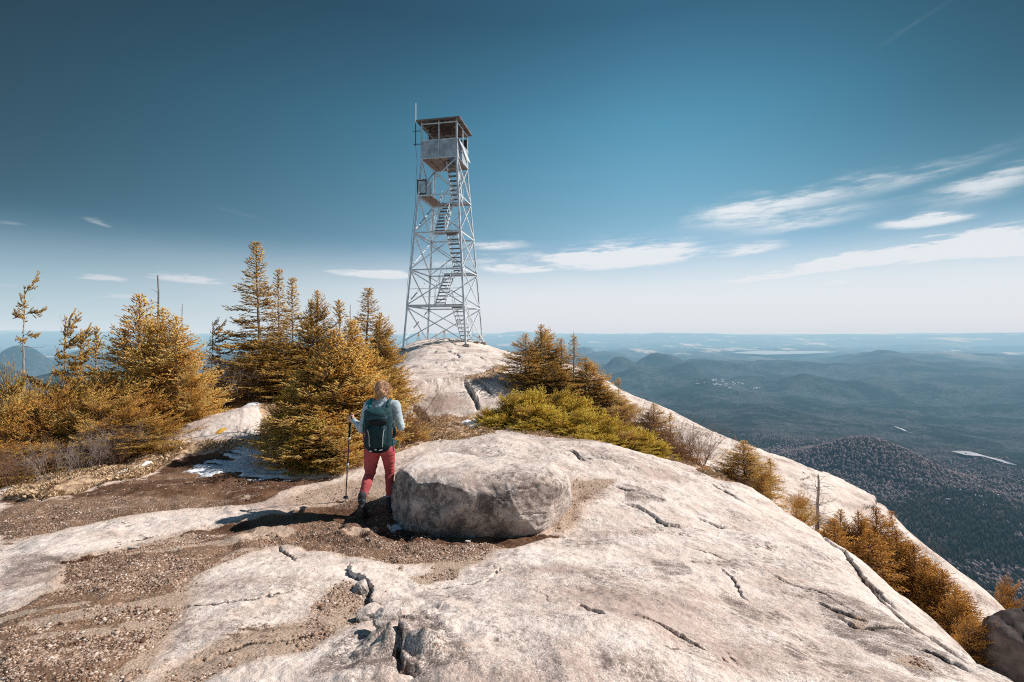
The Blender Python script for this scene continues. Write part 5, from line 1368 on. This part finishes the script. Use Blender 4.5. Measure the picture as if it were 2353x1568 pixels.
M_TEAL = fabric('dark_teal_nylon', (.014, .046, .058), .65, .4, 7); M_TEAL2 = fabric('teal_nylon', (.028, .082, .095), .65, .3, 7); M_TURQ = fabric('turquoise_webbing', (.02, .24, .27), .6)
M_BLACK = fabric('black_mesh_fabric', (.012, .016, .02), .7); M_SOCK = fabric('blue_socks', (.22, .36, .44)); M_BOOT = fabric('dark_boots', (.055, .055, .065), .7, .3)
M_SOLE = fabric('worn_rubber_sole', (.13, .105, .09), .9, .4, 14); M_HAIR = simple('blond_hair', (.50, .29, .17), .6, 0, .5, 22); M_REFL = simple('reflective_trim', (.75, .78, .8), .4)
HX, HY_, = -1.64, 6.0
def hiker():
    z0 = float(zt(HX+.09, HY_+.06)); root = (HX, HY_, z0)
    head = (.012, .03, 1.525)
    sL, eL, hL = (-.165, .0, 1.335), (-.235, -.03, 1.04), (-.435, .22, 1.135)
    sR, eR, hR = (.175, .0, 1.345), (.255, -.02, 1.06), (.20, .22, 1.10)
    hipL, knL, anL = (-.105, .0, .80), (-.150, .03, .475), (-.165, -.23, .235)
    hipR, knR, anR = (.085, .0, .80), (.085, .09, .475), (.092, .08, .12)
    b = []
    b += [('e', head, (.073, .092, .105), None), ('e', (.012, .075, 1.47), (.045, .045, .05), None), ('c', (.005, .01, 1.38), (.012, .02, 1.48), .052, .046)]
    b += [('c', (.012, .115, 1.525), (.012, .135, 1.495), .010, .014), ('e', (.012, .112, 1.462), (.022, .010, .007), None)]        # nose, mouth
    for s in (-1, 1): b += [('e', (.012+s*.030, .103, 1.532), (.013, .010, .008), None), ('e', (.012+s*.076, .03, 1.515), (.010, .018, .030), None)]
    b += [('e', (0, .02, 1.20), (.135, .085, .20), None), ('e', (-.01, .0, .86), (.14, .09, .12), None), ('e', (-.005, .01, 1.02), (.115, .08, .12), None)]
    for (s, e, h) in ((sL, eL, hL), (sR, eR, hR)):
        b += [('c', (s[0]*.5, .01, 1.36), s, .05, .042), ('c', s, e, .040, .032), ('c', e, h, .032, .024)]
    for (h, k, a) in ((hipL, knL, anL), (hipR, knR, anR)):
        b += [('c', h, k, .075, .048), ('c', k, (k[0]*.5+a[0]*.5, k[1]*.5+a[1]*.5-.02, k[2]*.5+a[2]*.5), .046, .044), ('c', (k[0]*.5+a[0]*.5, k[1]*.5+a[1]*.5-.02, k[2]*.5+a[2]*.5), a, .044, .030)]
    b += [('c', anR, (.10, .22, .05), .032, .028), ('c', anL, (-.165, -.20, .06), .032, .025)]
    # left hand round the pole grip: palm, four bent fingers, thumb from the side
    gp = np.array([-.468, .25, 1.13]); ga = np.array([-.03, .05, -.99])
    P0 = np.array(hL); b += [('c', P0, gp+(.028, -.03, .03), .026, .030), ('c', gp+(.030, -.028, .035), gp+(.026, -.030, -.035), .021, .019)]
    for i, (dz, L) in enumerate(((.036, 1.0), (.014, 1.08), (-.010, 1.0), (-.032, .84))):
        k1 = gp+np.array([.024, -.034, dz]); k2 = gp+np.array([-.014*L, -.034*L, dz-.004]); k3 = gp+np.array([-.032*L, -.002, dz-.008]); k4 = gp+np.array([-.014, .024*L, dz-.008])
        b += [('c', k1, k2, .0100, .0092), ('c', k2, k3, .0092, .0085), ('c', k3, k4, .0085, .0078)]
    b += [('c', gp+(.034, -.01, .045), gp+(.018, .020, .056), .0115, .010), ('c', gp+(.018, .020, .056), gp+(-.012, .024, .050), .010, .009)]
    # right hand, lightly closed before the body
    hr = np.array(hR); b += [('c', hr, hr+(-.015, .05, .012), .025, .028), ('c', hr+(-.03, .05, .0), hr+(.008, .055, .0), .02, .02)]
    for i in range(4):
        k1 = hr+np.array([-.034+i*.020, .075, .012]); k2 = k1+np.array([0, .028, -.012]); k3 = k2+np.array([-.004, .004, -.024]); b += [('c', k1+(0, -.02, 0), k2, .0095, .0088), ('c', k2, k3, .0088, .0078)]
    b += [('c', hr+(-.035, .03, .01), hr+(-.052, .065, .0), .0105, .009), ('c', hr+(-.052, .065, .0), hr+(-.045, .092, -.008), .009, .008)]
    body = obj('person', cap_mesh(b, .0062, 'person', 3), M_SKIN, None, True); body.location = root; body.rotation_euler = (0, 0, 0)
    tag(body, 'hiker seen from behind in pale blue jacket and red leggings, holding a trekking pole', 'person')
    J = [('e', (0, .01, 1.21), (.168, .112, .195), None), ('e', (-.005, .0, 1.02), (.150, .105, .16), None), ('e', (-.012, -.005, .86), (.172, .118, .095), None),
         ('c', (-.09, 0, 1.345), (.10, 0, 1.35), .062, .062), ('c', (.005, .005, 1.35), (.010, .015, 1.415), .072, .062)]
    for (s, e, h) in ((sL, eL, hL), (sR, eR, hR)):
        s_ = np.array(s); e_ = np.array(e); h_ = np.array(h)
        J += [('c', (s_[0]*.6, 0, 1.335), s_, .070, .060), ('c', s_, s_+(e_-s_)*.5, .060, .054), ('c', s_+(e_-s_)*.5, e_, .054, .050), ('c', e_, e_+(h_-e_)*.9, .049, .034)]
    me = cap_mesh(J, .008, 'jacket', 5); wrinkle(me, .010, 7, 700, (1, 1, 1.7)); wrinkle(me, .004, 20, 705, (1, 1, 1.5))
    obj('jacket', me, M_JACKET, body, True)
    c_ = MB(); c_.tube([(.010, .012, 1.40), (.012, .016, 1.445)], [.062, .056], 20, False); obj_ = c_.build('collar', M_JACKET, body, True)
    Pn = [('e', (-.015, -.02, .835), (.182, .118, .115), None), ('e', (-.095, -.045, .80), (.095, .09, .105), None), ('e', (.075, -.045, .80), (.092, .09, .105), None)]
    for (h, k, a, t) in ((hipL, knL, anL, 1.08), (hipR, knR, anR, .95)):
        h, k, a = map(np.array, (h, k, a)); cf = k+(a-k)*.38+np.array([0, -.028, 0])
        Pn += [('c', h+(0, -.015, -.03), h+(k-h)*.5, .100*t, .082*t), ('c', h+(k-h)*.5, k, .082*t, .060*t), ('c', k, cf, .058*t, .058*t), ('c', cf, a+(k-a)*.10, .058*t, .040*t)]
    me = cap_mesh(Pn, .008, 'leggings', 4); wrinkle(me, .006, 9, 710, (1, 1, 2.2)); wrinkle(me, .003, 26, 712, (1, 1, 2.))
    obj('leggings', me, M_PANTS, body, True)
    for (a, s) in ((anL, 0), (anR, 1)):
        a = np.array(a); k = np.array((knL, knR)[s]); d = unit(k-a); m_ = MB(); m_.tube([a-d*.03, a+d*.07], [.046, .044], 16); m_.build('sock', M_SOCK, body, True)
    def boot(items, soles, nm='boot'):
        me = cap_mesh(items, .006, 'boot', 4); wrinkle(me, .004, 18, 720); o = obj('boot', me, M_BOOT, body, True)
        obj('sole', cap_mesh(soles, .006, 'sole', 2), M_SOLE, o, True)
    a = np.array(anR); z_ = float(zt(HX+.1, HY_+.15))-z0
    boot([('c', a+(0, 0, .03), a+(0, -.005, -.04), .050, .050), ('c', (.095, .05, z_+.055), (.105, .20, z_+.048), .045, .038), ('e', (.108, .23, z_+.042), (.045, .05, .034), None)],
         [('e', (.098, .045, z_+.018), (.046, .055, .018), None), ('c', (.098, .06, z_+.018), (.107, .22, z_+.018), .017, .017), ('e', (.105, .20, z_+.018), (.048, .08, .017), None), ('e', (.101, .12, z_+.018), (.042, .12, .017), None)])
    a = np.array(anL); zl = float(zt(HX-.16, HY_-.2))-z0; toe = np.array([-.168, -.13, zl+.03]); heel = np.array([-.166, -.285, zl+.150]); d = unit(heel-toe); up = unit(np.cross(d, (1, 0, 0))); up = up if up[1] > 0 else -up
    boot([('c', a+(0, .005, .045), a+(0, -.005, -.02), .050, .050), ('c', heel+up*.045, toe+d*.05+up*.036, .046, .040), ('e', toe+up*.025, (.045, .055, .036), (-.6, 0, 0))],
         [('e', heel+up*.004-d*.02, (.044, .052, .022), (-.85, 0, 0)), ('c', heel-d*.03, toe+d*.03, .022, .020), ('e', toe+d*.03, (.048, .070, .020), (-.72, 0, 0)), ('e', (heel+toe)/2+d*.0, (.040, .11, .018), (-.75, 0, 0))])
    # hair: cap, messy bun, loose strands
    H = [('e', (.012, .012, 1.545), (.086, .094, .098), None), ('e', (.012, -.045, 1.49), (.070, .045, .060), None), ('e', (.02, -.085, 1.515), (.038, .034, .036), None), ('e', (.012, -.02, 1.43), (.042, .03, .035), None)]
    me = cap_mesh(H, .005, 'hair', 2); wrinkle(me, .016, 16, 730, (1, 1, .6)); wrinkle(me, .010, 45, 731, (1, 1, .5))
    hr_ = obj('hair', me, M_HAIR, body, True)
    g = np.random.default_rng(5); A, B, ra, rb = [], [], [], []
    for i in range(420):
        p = unit(g.normal(size=3)); 
        if p[1] > .35: continue
        P = np.array([.012, .01, 1.54])+p*(.088, .095, .10); d = unit(np.cross(p, g.normal(size=3))+p*.25+np.array([0, 0, -.3]))
        for s in range(3):
            d = unit(d+g.normal(0, .35, 3)); Q = P+d*.02; A.append(P); B.append(Q); ra.append(.0016); rb.append(.0012); P = Q
    V, T = twigs(np.array(A), np.array(B), np.array(ra), np.array(rb)); G = Geo(); G.add(V, T); s_ = obj('loose_strands', G.mesh('loose_strands'), M_HAIR, hr_); s_['kind'] = 'stuff'
    # backpack
    K = empty('backpack', (HX, HY_, z0+1.08)); tag(K, 'teal hiking backpack worn by the hiker', 'backpack')
    zc = 1.08
    Bd = [('e', (.015, -.185, .86-zc), (.125, .085, .075), None), ('c', (-.07, -.20, .90-zc), (-.065, -.195, 1.22-zc), .085, .080), ('c', (.10, -.20, .90-zc), (.105, -.195, 1.22-zc), .082, .078), ('e', (.018, -.22, 1.04-zc), (.13, .095, .19), None)]
    me = cap_mesh(Bd, .008, 'pack_body', 4); wrinkle(me, .010, 8, 740, (1, 1, .7)); obj('pack_body', me, M_TEAL, K, True)
    Ld = [('e', (.022, -.195, 1.275-zc), (.150, .115, .068), (.18, 0, 0)), ('c', (-.08, -.20, 1.27-zc), (.12, -.20, 1.275-zc), .066, .066), ('e', (.03, -.27, 1.225-zc), (.125, .045, .05), None)]
    me = cap_mesh(Ld, .008, 'lid', 4); wrinkle(me, .008, 9, 741); L_ = obj('lid', me, M_TEAL2, K, True)
    z = MB(); z.tube([(-.10, -.290, 1.262-zc), (.03, -.325, 1.268-zc), (.15, -.285, 1.262-zc)], .004, 6); z.build('zip', M_BLACK, L_)
    me = cap_mesh([('e', (.035, -.275, 1.185-zc), (.120, .05, .055), None)], .007, 'mesh_pocket', 3); obj('mesh_pocket', me, M_BLACK, K, True)
    me = cap_mesh([('c', (-.045, -.275, .93-zc), (-.055, -.275, 1.09-zc), .050, .046), ('c', (.085, -.275, .93-zc), (.095, -.275, 1.09-zc), .050, .046), ('e', (.02, -.275, 1.01-zc), (.11, .055, .125), None)], .007, 'front_pocket', 4); wrinkle(me, .007, 12, 742, (1, 1, .6)); fp = obj('front_pocket', me, M_TEAL, K, True)
    t_ = MB()
    t_.tube([(-.072, -.325, 1.09-zc), (-.050, -.338, 1.02-zc), (-.052, -.332, .93-zc), (-.045, -.318, .89-zc)], .0042, 6); t_.build('piping', M_REFL, fp)
    t_ = MB(); t_.tube([(.122, -.318, 1.10-zc), (.112, -.333, 1.02-zc), (.108, -.330, .93-zc), (.10, -.315, .89-zc)], .0042, 6); t_.build('piping', M_REFL, fp)
    for (p, q) in (((-.062, -.295, .835), (-.030, -.302, .832)), ((.055, -.300, .842), (.095, -.292, .85)), ((.005, -.303, .852), (.03, -.304, .853))):
        t_ = MB(); t_.bar(np.array(p)-[0, 0, zc], np.array(q)-[0, 0, zc], .006, .012); t_.build('reflective_tab', M_REFL, K)
    me = cap_mesh([('e', (.015, -.19, .835-zc), (.135, .095, .045), None)], .008, 'base_panel', 3); obj('base_panel', me, M_BLACK, K, True)
    for s in (-1, 1):
        x = s*.105; t_ = MB()
        P = [(x+s*.005, -.14, 1.33), (x+s*.012, -.06, 1.405), (x+s*.010, .02, 1.412), (x+s*.0, .09, 1.35), (x-s*.01, .125, 1.22), (x+s*.03, .10, 1.05), (x+s*.06, .02, .97), (x+s*.05, -.10, .92)]
        tt = np.linspace(0, len(P)-1, 30); C = np.array([np.interp(tt, range(len(P)), [p[k] for p in P]) for k in range(3)]).T-[0, 0, zc]
        t_.tube(C, .020, 8); o = t_.build('shoulder_strap', M_TURQ if s < 0 else M_TEAL2, K, True)
        t_ = MB(); t_.tube(np.array([(x+s*.05, -.10, 1.24), (x+s*.070, -.15, 1.15), (x+s*.060, -.19, 1.06), (x+s*.055, -.20, .95)])-[0, 0, zc], .007, 6); t_.tube(np.array([(x+s*.03, -.24, 1.20), (x+s*.055, -.22, 1.13), (x+s*.045, -.25, 1.07)])-[0, 0, zc], .007, 6); t_.build('side_strap', M_TURQ, K, True)
        me = cap_mesh([('c', (s*.12, -.14, .90-zc), (s*.175, -.02, .875-zc), .032, .028), ('c', (s*.175, -.02, .875-zc), (s*.15, .10, .87-zc), .028, .020)], .007, 'hip_belt', 2); obj('hip_belt', me, M_TURQ if s < 0 else M_TEAL2, K, True)
    for (p, q) in (((-.145, -.18, 1.30), (-.175, -.13, 1.16)), ((-.15, -.13, 1.36), (-.12, -.03, 1.42)), ((.19, -.19, .93), (.20, -.17, .80))):
        t_ = MB(); t_.bar(np.array(p)-[0, 0, zc], np.array(q)-[0, 0, zc], .018, .004); t_.build('loose_strap', M_TURQ, K)
    # trekking pole
    top = np.array([HX, HY_, z0])+gp+np.array([0, 0, .06]); tx, ty = HX-.600, HY_+.44; tip = np.array([tx, ty, float(zt(tx, ty))-.01])
    Tp = empty('trekking_pole', tuple(tip)); tag(Tp, 'black trekking pole planted upright in the left hand of the hiker', 'trekking pole'); v = top-tip
    def seg(nm, a, b, ra, rb, m_, n=10): k = MB(); k.tube([v*a, v*(a+b)/2, v*b], [ra, (ra+rb)/2, rb], n); return k.build(nm, m_, Tp, True)
    seg('shaft', .04, .42, .0075, .0085, M_DARK); seg('upper_shaft', .42, .86, .0095, .0095, M_DARK); seg('grip', .86, 1.0, .0165, .0185, M_BLACK); seg('grip_extension', .74, .86, .0135, .0155, M_BLACK)
    seg('tip', 0, .045, .004, .006, M_STEEL); seg('basket', .052, .060, .034, .034, M_BLACK); seg('clamp', .415, .445, .016, .016, M_STEEL); seg('clamp', .715, .740, .016, .016, M_REFL)
    k = MB(); P = [top+(0, 0, .0), top+(.035, -.03, .0), np.array(root)+np.array(hL)+(.0, -.045, .01), np.array(root)+np.array(hL)+(.02, -.01, -.035), top+(.02, .01, -.03)]
    k.tube(np.array(P)-tip, .008, 6); k.build('wrist_strap', M_BLACK, Tp, True)
hiker()

# ================================================================ FAR BUILDINGS
def houses():
    m1 = simple('white_wall', (.85, .85, .86), .8, scale=.05); m2 = simple('pale_roof', (.55, .56, .60), .8, scale=.05)
    g = random.Random(4); n = 0
    mb = MB(); mb.add([(-8,-6,-4),(8,-6,-4),(8,6,-4),(-8,6,-4),(-8,-6,7),(8,-6,7),(8,6,7),(-8,6,7)], [(0,1,5,4),(1,2,6,5),(2,3,7,6),(3,0,4,7),(0,3,2,1)])
    mb.add([(-8,-6,7),(-8,6,7),(-8,0,11)], [(0,2,1)]); mb.add([(8,-6,7),(8,6,7),(8,0,11)], [(0,1,2)])
    E = empty('house'); wl = mb.build('wall', m1, E); r = MB(); r.add([(-8.6,-6.8,6.6),(8.6,-6.8,6.6),(8.6,0,11.2),(-8.6,0,11.2),(8.6,6.8,6.6),(-8.6,6.8,6.6)], [(0,1,2,3),(3,2,4,5)]); r.build('roof', m2, E)
    spots = [(g.gauss(1665, 22), g.gauss(886, 3.5)) for _ in range(22)]+[(g.gauss(1733, 9), g.gauss(893, 1.5)) for _ in range(6)]+[(g.gauss(1652, 14), g.gauss(874, 2)) for _ in range(6)]+[(g.gauss(1600, 12), g.gauss(881, 2)) for _ in range(4)]
    spots += [(g.gauss(2260, 40), g.gauss(1140, 8)) for _ in range(8)]+[(2262, 1164), (2115, 1105)]
    for i, (px, py) in enumerate(spots):
        p = far_hit(px, py); o = E if i == 0 else copy_tree(E)
        s = (g.uniform(.45, .95) if p[1] > 3000 else .3)*(1.15 if p[1] > 3000 else 1); o.scale = (s*g.uniform(.9, 2.0), s, s*.8); o.location = (p[0], p[1], float(zfar(np.array([p[0]]), np.array([p[1]]))[0])+3); o.rotation_euler.z = g.uniform(-.6, .6)
        far = i < 38
        tag(o, 'tiny white house in the far village on the valley floor' if far else 'tiny pale house in a clearing of the near valley forest', 'house', 'houses of the far village' if far else 'scattered houses in the near valley')
houses()
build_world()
